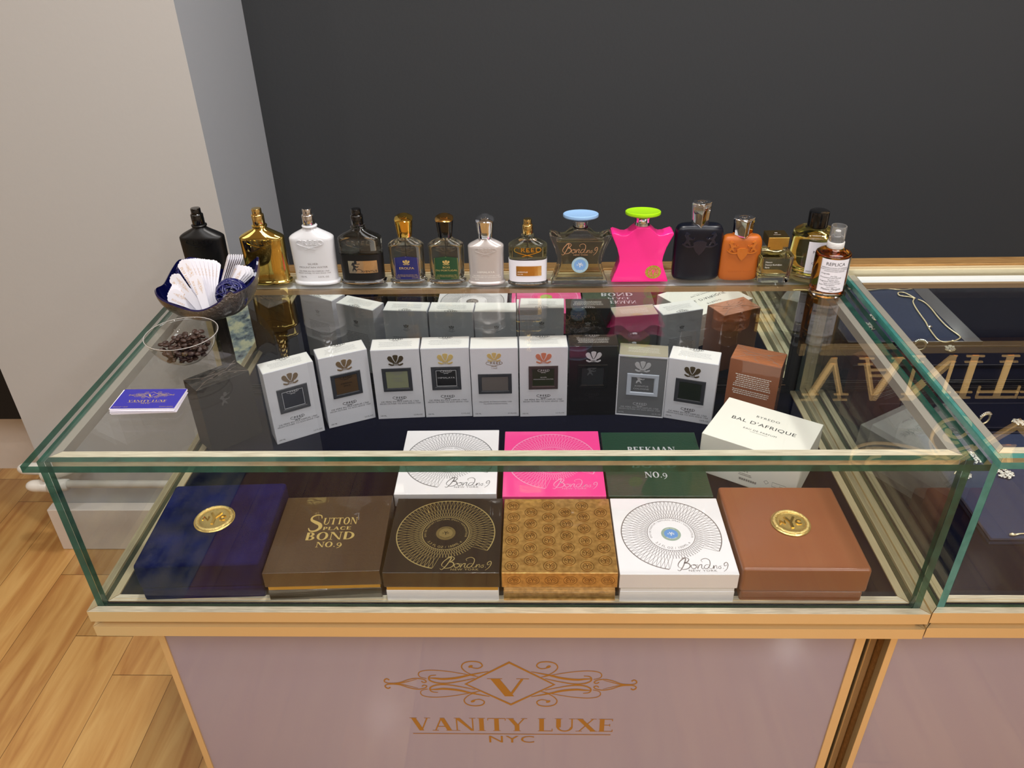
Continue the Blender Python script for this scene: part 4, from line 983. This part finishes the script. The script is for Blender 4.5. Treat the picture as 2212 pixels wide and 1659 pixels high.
art_obj('token_lettering', tf(roundel(.0150)[2:], .68, .68, 0, .0385)+tf(token_words('HAMPTONS', 'DRIVE', .0118, .003), 1, 1, 0, .0385), F_, WINK, d, .0003)
PB = mat('hot_pink_lacquer', (246, 40, 140), rough=.16, coat=.6)
t = star_bottle(.8505, .548, 'hot pink star-shaped bottle with lime green disc cap', PB, mat('lime_green_cap', (156, 212, 16), rough=.25), False)
d = art_obj('token', [ell(.0235, .0195, .0145, .0130, n=36)], F_, mat('gold_green_token', (168, 150, 50), rough=.3, metal=.5, noise=(400, (206, 186, 90), 3, .2)), t, .0001)
art_obj('token_lettering', tf(roundel(.0145)[1:], .9, .85, .0235, .0195), F_, PB, d, .0003)

# rounded lacquer bottles with a raised crest
def crest_bottle(x, y, a, ht, label, body, relief, k, capz, caph, capw, words=None, drop=.010, f0=.86):
    t = bottle(x, y, label); b = .0160*k/.0425*.0425/.0425*1.0 if False else .0158*k
    P = [(0, a*.70, b*.62, 3), (.0012, a*.83, b*.80, 3.2), (.0035, a*.92, b*.92, 3.4), (.008, a*.975, b*.98, 3.6), (.016, a*.995, b, 3.6), (ht*.5, a, b*1.02, 3.6), (ht-.016, a*.995, b, 3.6), (ht-.009, a*.965, b*.97, 3.4), (ht-.004, a*.90, b*.88, 3.2), (ht-.0012, a*.80, b*.72, 3), (ht, a*.62, b*.5, 2.6)]
    lathe_o('bottle_body', P, body, t, 80, sharp=1.2)
    art_obj('raised_crest', tf(ARMS, a*1.52, a*1.52, 0, ht*.60), onfront(P), relief, t, -.0004, .0026)
    if words: art_obj('raised_lettering', tf(text(words, .004*k, xs=1.5, spacing=1.2), 1, 1, 0, ht*.22), onfront(P), body, t, 0, .0003)
    lathe_o('neck', [(ht-.001, .0095*k), (capz+.003, .0095*k)], CHROME, t, 24)
    w_ = capw/2
    base = [(0, -w_*.92), (w_*.86, -w_*.30), (w_*1.0, -w_*.05), (w_*.80, w_*.72), (-w_*.80, w_*.72), (-w_*1.0, -w_*.05), (-w_*.86, -w_*.30)]
    R = []
    for f, zz in ((f0, 0), (f0+.03, caph*.1), (.97, caph*.5), (1.04, caph*.93), (1.0, caph*.975), (.93, caph)):
        R.append([(px*f, py*f, capz+zz-(max(0, -py)/w_*drop*k if zz < caph*.05 else 0)+(max(0, -py)/w_*-.0015 if zz > caph*.9 else 0)) for px, py in base])
    V, F = loft(R); o = link('cap', mesh('cap', V, F), CHROME, t)
    bv = o.modifiers.new('bevel', 'BEVEL'); bv.width = .0009; bv.segments = 3; bv.limit_method = 'ANGLE'; bv.angle_limit = .35; autosmooth(o, 1.4)
    art_obj('cap_crest', [circ(0, -.001, w_*.55, .001, n=24)]+tf(ARMS, w_*.5, w_*.5, 0, -.001), lambda x_, y_, h: (x_, y_, capz+caph+h-.0003), CHROME, o, 0, .0007)
    return t
NV = mat('midnight_blue_satin', (4, 9, 24), rough=.3)
crest_bottle(.9520, .547, .0425, .1055, 'tall midnight blue bottle with raised horse crest and chrome cap', NV, mat('midnight_blue_relief', (9, 17, 38), rough=.14, coat=.6), 1.0, .1040, .0405, .0345)
OR = mat('burnt_orange_satin', (170, 88, 22), rough=.42)
crest_bottle(1.0288, .545, .0362, .0850, 'burnt orange bottle with raised horse crest and chrome cap', OR, mat('burnt_orange_relief', (180, 98, 30), rough=.22, coat=.5), .86, .0835, .0330, .0375, 'PARFUMS PARIS', .001, .93)

# square crystal bottle
t = bottle(1.0905, .549, 'small square crystal bottle with square gold cap')
P = [(0, .0270, .0250, 7), (.0015, .0292, .0268, 7), (.004, .0298, .0272, 8), (.03, .0306, .0276, 9), (.0485, .0312, .0280, 9), (.0505, .0306, .0274, 8), (.0535, .0190, .0175, 5), (.0555, .0115, .0115, 2.4), (.0575, .0112, .0112, 2)]
lathe_o('bottle_body', P, GLASS, t, 72, sharp=.5)
lathe_o('liquid', [(.010, .018, .016, 4), (.0115, .0225, .020, 5), (.03, .0245, .0215, 6), (.0455, .0250, .022, 6)], LIQ_YEL, t, 56, sharp=.5)
GC = mat('brushed_gold_cap', (214, 176, 96), rough=.16, metal=1)
q = MB(); q.box((-.0115, -.0115, .0575), (.0115, .0115, .0655)); q.build('gold_collar', GC, t, bevel=.0006)
q = MB(); q.box((-.0182, -.0182, .0655), (.0182, .0182, .0835)); c = q.build('gold_cap', GC, t, bevel=.0005)
art_obj('cap_lettering', tf(text('M', .006), 1, 1, 0, .003)+tf(lines_print(.014, 1, .002, 9), 1, 1, 0, -.004), lambda x_, y_, h: (x_, y_, .0835+h), WINK, c)
art_obj('bottle_print', tf(text('Maison', .0042, 'LEFT'), 1, 1, -.020, .040)+tf(text('Francis Kurkdjian', .0042, 'LEFT'), 1, 1, -.020, .035)+tf(text('Paris', .0042, 'LEFT'), 1, 1, -.020, .030), onflat_front(0, -.0281, 0), WINK, t, .0002)
# large round bottle
t = bottle(1.1625, .5585, 'large round bottle of yellow scent with black cap, behind the amber one')
P = [(0, .0370), (.0012, .0385), (.004, .0390), (.076, .0390), (.082, .0384), (.086, .0362), (.0895, .0315), (.092, .0230), (.0935, .0150), (.095, .0140)]
lathe_o('bottle_body', P, GLASS, t, 72, sharp=.9)
lathe_o('liquid', [(.012, .030), (.014, .0345), (.076, .0350), (.0805, .0340), (.0815, .033)], liquid_mat('yellow_green_liquid', (248, 242, 160), 1.0), t, 56)
lathe_o('cap', [(.0935, .0162), (.0940, .0172), (.118, .0176), (.1215, .0170), (.1228, .0150), (.1228, .006)], BLACKG, t, 40)
lb = art_obj('label', [rect(-.030+i*.004, .019, -.026+i*.004, .078) for i in range(15)], oncyl(.0391, 0, .22), mat('white_label_paper', (226, 224, 232), rough=.6), t, .0001)
art_obj('label_lettering', tf(text('M', .012), 1, 1, 0, .064)+tf(text('MANCERA', .0068, xs=1.3), 1, 1, .0, .0575)+tf(text('CEDRAT BOISE', .0055, xs=1.1), 1, 1, 0, .037)+tf(text('EAU DE PARFUM', .0035), 1, 1, 0, .028)+tf(text('PARIS', .004, 'LEFT'), 1, 1, -.027, .0215), oncyl(.0391, 0, .22), INK, lb, .0003)
# amber apothecary bottle
t = bottle(1.1715, .4835, 'amber bottle with white printed label and clear cap, in front at the right end')
AMB = liquid_mat('amber_liquid', (228, 150, 48), 1.0)
P = [(0, .0275), (.001, .0290), (.003, .0296), (.0725, .0296), (.0755, .0290), (.0775, .0270), (.0815, .0190), (.0838, .0135), (.0850, .0128), (.088, .0125)]
lathe_o('bottle_body', P, GLASS, t, 64, sharp=.9)
lathe_o('liquid', [(.008, .023), (.0095, .0262), (.0725, .0266), (.0745, .0255), (.0765, .023)], AMB, t, 56)
lathe_o('white_band', [(.0848, .0136), (.0858, .0142), (.0945, .0142), (.0958, .0136)], mat('white_cotton_band', (226, 224, 222), rough=.7, bump=('noise', 30, .8, .001, (1, 1, 60))), t, 40)
lathe_o('clear_cap', [(.0960, .0122), (.0968, .0130), (.121, .0130), (.1225, .0124), (.1225, .0112), (.104, .0108)], mat('translucent_clear_cap', (236, 236, 236), rough=.05, trans=.86, ior=1.4), t, 40)
lathe_o('spray_button', [(.0962, .0060), (.104, .0060), (.1045, .0048), (.1125, .0046), (.1130, .003)], mat('frosted_plastic', (222, 222, 222), rough=.3), t, 24)
o = art_obj('label', [rect(-.0245+i*.0035, .0125, -.021+i*.0035, .0725) for i in range(14)], oncyl(.0297, 0, -.12), mat('white_cotton_label', (232, 229, 236), rough=.7), t, .0001)
rows_ = tf(text('REPLICA', .0082, xs=1.05), 1, 1, 0, .0615)+text_rows(('REPRODUCTION OF FAMILIAR', 'SCENTS AND MOMENTS OF VARYING', 'LOCATIONS AND PERIODS'), .0030, .0565, .0030, 1.08)
for i, (a_, b_) in enumerate((('Originally:', 'Jazz Club'), ('Provenance and Period:', 'Brooklyn, 2013'), ('Fragrance Description:', 'heady cocktails and cigars'), ('Style Description:', "men's fragrance"))):
    rows_ += tf(text(a_, .0035, 'LEFT', xs=1.05), 1, 1, -.0215, .0455-i*.0068)
    rows_ += tf(text(b_, .0028), 1, 1, 0, .0420-i*.0068)
rows_ += tf(text('Maison Margiela', .0052), 1, 1, 0, .0172)+tf(text('PARIS', .0024), 1, 1, 0, .0143)
art_obj('label_print', rows_, oncyl(.0297, 0, -.12), INK, o, .0003)
art_obj('label_border', [rib([(-.0238, .0132), (.0238, .0132), (.0238, .0718), (-.0238, .0718)], .0004, True)], oncyl(.0297, 0, -.12), INK, o, .0003)

# ---------------------------------------------------------------- dark bowl of paper strips, coffee cup, cards
ZT = ZP+.0001
rim = [(.0215, .400, .329), (.045, .372, .3225), (.104, .352, .3125), (.140, .358, .322), (.160, .3695, .3385), (.166, .375, .3335), (.1745, .382, .3350), (.181, .405, .3335), (.186, .430, .340), (.1870, .458, .3610), (.176, .472, .352), (.140, .492, .328), (.085, .505, .322), (.045, .505, .335), (.028, .500, .3415), (.021, .478, .334), (.018, .440, .322)]
rimc = catmull([(x, y, z-ZT) for x, y, z in rim], 6, True); bc = (.114, .424)
t = thing('decorative_bowl', (bc[0], bc[1], ZT), 'dark glass bowl with pointed corners holding paper strips on the counter glass', 'bowl')
def bowl_ring(f, dz, sh=0.0):
    out = []
    for x, y, z in rimc:
        dx, dy = x-bc[0], y-bc[1]; l = math.hypot(dx, dy); g = (l-sh)/l
        fr = math.sin(f*PI/2)**.75 if f > 0 else 0
        zz = (z)*(1-math.cos(f*PI/2))**.9
        out.append((dx*g*(.16+.84*fr), dy*g*(.16+.84*fr), zz+dz))
    return out
R = [bowl_ring(f, .0, 0) for f in (0, .1, .22, .35, .5, .65, .8, .92, 1)]
R2 = [bowl_ring(f, .0030, .0028) for f in (1, .9, .75, .6, .45, .3, .15, 0)]
R2[0] = [(x, y, z-.0015) for x, y, z in R2[0]]
V, F = loft(R+R2); n = len(rimc); mi = []
for f in F: mi.append(1 if min(f) >= (len(R)-1)*n or f[0] == len(V)-n else 0)
me = mesh('bowl_shell', V, F, mi); BW = mat('dark_bronze_textured_glass', (172, 158, 142), rough=.3, metal=1, coat=.6, coat_rough=.1, noise=(14, (78, 78, 84), 4, .2), bump=('noise', 230, 1.0, .004))
BI = mat('navy_glossy_glaze', (10, 12, 58), rough=.08, coat=1)
o = link('bowl_shell', me, [BW, BI], t); autosmooth(o, .9)
# rattan ball
def wicker_ball(x, y, z, r, label, seed):
    R_ = random.Random(seed); q = MB()
    for i in range(26):
        ax = Vector((R_.gauss(0, 1), R_.gauss(0, 1), R_.gauss(0, 1))).normalized(); u = ax.orthogonal().normalized(); v = ax.cross(u); rr = r*(.93+.07*R_.random())
        q.tube([u*math.cos(a)*rr+v*math.sin(a)*rr for a in [2*PI*k/28 for k in range(28)]], .0014, 5, closed=True)
    o = q.build('rattan_ball', mat('navy_rattan', (14, 18, 84), rough=.2, coat=.6), None, smooth=True, loc=(x, y, z+ZO)); tag(o, label, 'rattan ball', 'navy rattan balls in the dark bowl'); return o
wicker_ball(.1500, .404, .3190, .0265, 'navy rattan ball at the front right of the dark bowl', 1)
wicker_ball(.0560, .478, .3270, .0255, 'navy rattan ball half hidden behind the strips at the back of the bowl', 2)
# paper strips: scalloped tops
PAPER = mat('white_paper_strip', (232, 230, 238), rough=.7); GINK = mat('pale_gold_print', (212, 170, 112), rough=.5)
def strip(base, top, wd, face, label, group, curl=.0):
    b = Vector(base); tp = Vector(top); ax = (tp-b); L_ = ax.length; ax.normalize(); nrm = Vector(face); nrm = (nrm-ax*nrm.dot(ax)).normalized(); sd = ax.cross(nrm)
    t = bpy.data.objects.new('paper_strip', None); COL.objects.link(t)
    out = [(-wd*.28, 0), (wd*.28, 0), (wd*.36, L_*.55)]; nsc = 5
    for i in range(nsc*4+1):
        u = i/(nsc*4); out.append((wd*(.5-u), L_*.93+.004*math.sin(PI*u)*1.6+.0012*abs(math.sin(PI*u*nsc))))
    out += [(-wd*.36, L_*.55)]; n = len(out); th = .00035
    V = [(x, -th, z) for x, z in out]+[(x, th, z) for x, z in out]
    F = [tuple(range(n)), tuple(range(2*n-1, n-1, -1))]+[(i, n+i, n+(i+1) % n, (i+1) % n) for i in range(n)]
    me = mesh('paper', V, F); o = link('paper', me, PAPER, t)
    art_obj('strip_print', tf(swirl_logo(), L_*.36, L_*.40, wd*.14, L_*.74, PI/2)+fit(tf(serif('VANITY LUXE'), .01, .01, 0, 0), -.5, 0, .5)[:0]+tf(serif('VANITY LUXE'), L_*.036, L_*.050, -wd*.20, L_*.73, PI/2), lambda x, y, h: (x, -th-h, y), GINK, o, .0001)
    M = Matrix((( sd.x, -nrm.x, ax.x, b.x), (sd.y, -nrm.y, ax.y, b.y), (sd.z, -nrm.z, ax.z, b.z+ZO), (0, 0, 0, 1))); t.matrix_world = M
    tag(t, label, 'paper strip', group); return t
G1 = 'scent strips fanned in the dark bowl'
base0 = (.104, .398, .288)
for i in range(5): strip((.100+i*.001, .404+i*.0028, .287+.001*i), (.052+i*.0010, .388+i*.003, .328+.0022*i), .026, (-.1, -1, .55), 'white printed paper strip in the pile leaning far left over the bowl rim', G1)
strip((.104, .388, .289), (.0575, .403, .354), .024, (-.1, -1, .25), 'white printed paper strip leaning left in front of the upright fan', G1)
strip((.110, .385, .289), (.095, .402, .353), .0225, (.02, -1, .25), 'white printed paper strip standing upright at the front of the fan', G1)
for i in range(8):
    a = i/7; strip((.107, .396+.002*i, .290), (.070+a*.047, .424+.0018*i, .375-.006*abs(a-.4)-.006*a), .025, (-.05+.1*a, -1, .22), 'white scalloped paper strip in the upright fan behind the front strips', G1)
for i in range(7): strip((.112+.0012*i, .412+.003*i, .292), (.1440+.0022*i, .441+.004*i, .3745-.0018*i), .022, (-.95, -.45, .2), 'white paper strip in the bundle seen edge-on, leaning right', G1)
for i in range(4): strip((.122+.001*i, .425+.003*i, .300), (.158+.004*i, .446+.003*i, .350-.0025*i), .022, (.1, -1, .3), 'white printed paper strip leaning low to the right above the rattan ball', G1)

# clear plastic cup of coffee beans
t = thing('plastic_cup', (.118, .262, ZT), 'clear plastic cup of coffee beans standing left on the counter glass', 'bowl')
CP = [(.0, .018), (.0, .023), (.0012, .0255), (.008, .0345), (.018, .0430), (.030, .0490), (.040, .0520), (.0425, .0528), (.0435, .0545), (.0445, .0545), (.0445, .0525), (.0430, .0518)]
R = [ring(a, a, 2, z, 56) for z, a in CP]; V, F = loft(R, cap=False); F.append(tuple(range(55, -1, -1)))
o = link('cup_wall', mesh('cup_wall', V, F), THIN, t); autosmooth(o, 1.0)
q = MB(); q.tube([(.0540*math.cos(2*PI*k/64), .0540*math.sin(2*PI*k/64), .0440) for k in range(64)], .0006, 6, closed=True); q.build('cup_rim', mat('clear_rim', (225, 222, 218), rough=.1, trans=.6), t, smooth=True)
def bean_mesh():
    n = 14; R = []
    for i in range(9):
        u = -1+2*i/8; rr = math.sqrt(max(0.0004, 1-u*u)); row = []
        for k in range(n):
            a = 2*PI*k/n; y = math.cos(a)*rr*.0037; z = math.sin(a)*rr*.0028
            if z > 0: z -= .0016*math.exp(-(y/.0008)**2)*rr
            row.append((u*.0054, y, z))
        R.append(row)
    V, F = loft(R); return mesh('coffee_bean', V, F, smooth=True)
BEAN = mat('roasted_bean', (58, 35, 24), rough=.5, noise=(120, (38, 23, 16), 3, .3)); bm0 = bean_mesh(); bm0.materials.append(BEAN); R_ = random.Random(11); placed = []; k = 0
while len(placed) < 135 and k < 60000:
    k += 1; a = R_.uniform(0, 2*PI); z = R_.uniform(.0045, .036)
    rmax = .0245+.0225*min(1, (z/.03)**.6)-.006; r = rmax*math.sqrt(R_.random()); x, y = r*math.cos(a), r*math.sin(a)
    top = .025+.012*math.exp(-((x-.006)**2+(y-.012)**2)/.0005)
    if z > top: continue
    if any((x-p[0])**2+(y-p[1])**2+(z-p[2])**2 < .0064**2 for p in placed): continue
    placed.append((x, y, z))
for x, y, z in placed:
    o = bpy.data.objects.new('coffee_bean', bm0); COL.objects.link(o); o.location = (.118+x, .262+y, ZT+ZO+z)
    o.rotation_euler = (R_.uniform(-.7, .7)+(PI if R_.random() < .5 else 0), R_.uniform(-.5, .5), R_.uniform(0, 2*PI))
    tag(o, 'dark roasted coffee bean in the clear plastic cup', 'coffee bean', 'coffee beans in the plastic cup')

# stack of shop cards
CB = mat('royal_blue_card', (44, 40, 142), rough=.45); CW = mat('white_card_edge', (226, 222, 234), rough=.7)
R_ = random.Random(5); CN = 14; ct = .0007
for i in range(CN):
    dx, dy = R_.uniform(-.0009, .0009), R_.uniform(-.0009, .0009); rz = math.radians(2.5+R_.uniform(-1.0, 1.0)-.12*i); topc = i == CN-1
    t = thing('shop_card', (.0690+dx, .1050+dy, ZT+i*ct), 'royal blue shop card with gold scroll logo, topmost of its stack' if topc else 'white-edged shop card in the stack under the blue logo card', 'card', 'stack of shop cards on the counter glass', rz)
    boxo('card', (0, 0, 0), (.0900, .0500, ct*.93), CW, t); 
    if topc:
        boxo('blue_face', (.0001, .0001, ct*.93), (.0899, .0499, ct*.93+.0001), CB, t)
        art_obj('card_print', tf(MARK, .054, .058, .045, .0185)+tf(text('Diamond + Gold', .0030, 'LEFT'), 1, 1, .003, .003)+tf(text('Custom jewelry', .0030, 'RIGHT'), 1, 1, .087, .003), onflat_top(0, 0, ct*.93+.0001), GOLD2, t, .0001)

# ---------------------------------------------------------------- jewellery in the second case
X2, Z2 = 0.0, .003-.0022
t = thing('display_tray', (1.368, .140, Z2), 'large navy display tray on the floor of the second case', 'tray')
boxo('tray_pad', (0, 0, 0), (.300, .292, .007), NAVYPAD, t, bevel=.0015)
q = MB(); TB = mat('navy_tray_border', (24, 28, 46), rough=.35, coat=.3)
q.box((0, 0, .007), (.300, .004, .010)); q.box((0, .288, .007), (.300, .292, .010)); q.box((0, .004, .007), (.004, .288, .010)); q.box((.262, .004, .007), (.300, .288, .0085)); q.build('tray_border', TB, t)
t = thing('display_tray', (1.345, .447, Z2), 'narrow navy display tray behind the large one, against the mirror', 'tray')
boxo('tray_pad', (0, 0, 0), (.40, .085, .006), NAVY, t, bevel=.0015)
q = MB(); q.box((0, .0835, .006), (.40, .085, .0085)); q.box((0, 0, .006), (.40, .0015, .0085)); q.build('tray_border', TB, t)
NK = [(1.611, .207), (1.604, .187), (1.596, .172), (1.582, .173), (1.579, .19), (1.598, .197), (1.607, .207), (1.597, .226), (1.59, .258), (1.585, .302), (1.582, .334), (1.577, .36), (1.573, .397), (1.573, .424), (1.583, .433), (1.595, .43), (1.608, .427), (1.625, .414), (1.628, .401), (1.621, .36), (1.621, .315), (1.625, .265), (1.624, .23), (1.615, .212)]
JG = mat('bright_pale_gold', (244, 228, 186), rough=.22, metal=.5); JS = mat('bright_silver', (240, 240, 236), rough=.15, metal=1)
zj = Z2+.0085+.0012
q = MB(); q.tube([(x-1.6, y-.3, 0) for x, y in catmull(NK, 5)], .0018, 7)
t = thing('necklace', (1.6, .3, zj), 'gold necklace with a knotted loop on the large navy tray', 'necklace'); q.build('chain', JG, t, smooth=True)
lathe_o('pendant', [(-.001, .002), (0, .0042), (.003, .0046), (.005, .002)], JS, t, 14, -.0205, .062); lathe_o('clasp', [(-.001, .001), (0, .0028), (.002, .0028), (.003, .001)], JG, t, 12, .002, .129)
t = thing('bracelet', (1.41, .152, zj), 'thin gold chain bracelet along the front of the large tray', 'bracelet')
q = MB(); q.tube([(i*.012, .004*math.sin(i*.9), 0) for i in range(19)], [.0011+.0007*(i % 3 == 0) for i in range(19)], 6); q.build('chain', JG, t, smooth=True)
q = MB(); q.tube([(-.006, .001, 0), (-.002, 0, .0015), (.003, 0, 0)], [.0016, .0028, .0016], 8); q.build('clasp', JG, t, smooth=True)
def gem_cluster(q, cx, cy, cz, n, spread, r, R_):
    for i in range(n):
        a = R_.uniform(0, 2*PI); d = spread*math.sqrt(R_.random()); x, y = cx+d*math.cos(a), cy+d*math.sin(a)
        V, F = loft([ring(r*.35, r*.35, 2, cz-r, 6, x, y), ring(r, r, 2, cz, 6, x, y), ring(r*.5, r*.5, 2, cz+r*.7, 6, x, y)]); q.add(V, F)
R_ = random.Random(4)
def ring_piece(x, y, label, rx=.011, rz=0):
    t = thing('ring', (x, y, Z2+.006), label, 'ring', None, rz)
    q = MB(); q.tube([(rx*math.cos(a), 0, .0125+.0115*math.sin(a)) for a in [2*PI*i/32 for i in range(32)]], [.0017+.0012*max(0, math.sin(2*PI*i/32)) for i in range(32)], 8, closed=True); q.build('band', JG, t, smooth=True)
    q = MB()
    for i in range(9): 
        a = PI*(.18+.64*i/8); V, F = loft([ring(.001, .001, 2, 0, 6), ring(.0024, .0024, 2, .0012, 6), ring(.0012, .0012, 2, .0026, 6)])
        q.add([(rx*1.25*math.cos(a)+px, py, .0125+.0135*math.sin(a)+pz) for px, py, pz in V], F)
    q.build('gemstones', JS, t)
ring_piece(1.514, .462, 'gold ring with a row of clear stones on the narrow navy tray', .011, .3)
for (x, y, r, lb) in ((1.4415, .352, .0165, 'large crystal brooch on the navy tray near the corner of the glass'), (1.402, .303, .012, 'crystal earring just below the left corner of the glass top'), (1.474, .306, .0135, 'wide crystal earring on the large tray, right of the case joint'), (1.580, .462, .010, 'crystal stud at the right edge of the narrow tray')):
    t = thing('brooch' if r > .015 else 'earring', (x, y, Z2+.0072), lb, 'brooch' if r > .015 else 'earring')
    q = MB(); gem_cluster(q, 0, 0, .0035, 44, r, .0022, R_); gem_cluster(q, r*.4, -r*.3, .0055, 18, r*.55, .0024, R_); q.build('crystals', mat('crystal_silver', (238, 236, 228), rough=.18, metal=.7), t)
    q = MB(); q.tube([(-r*1.1, r*.3, .0015), (-r*.3, r*1.2, .002), (r*.6, r*.9, .002), (r*1.3, r*.1, .0015)], .0012, 7); q.build('setting', JG, t, smooth=True)
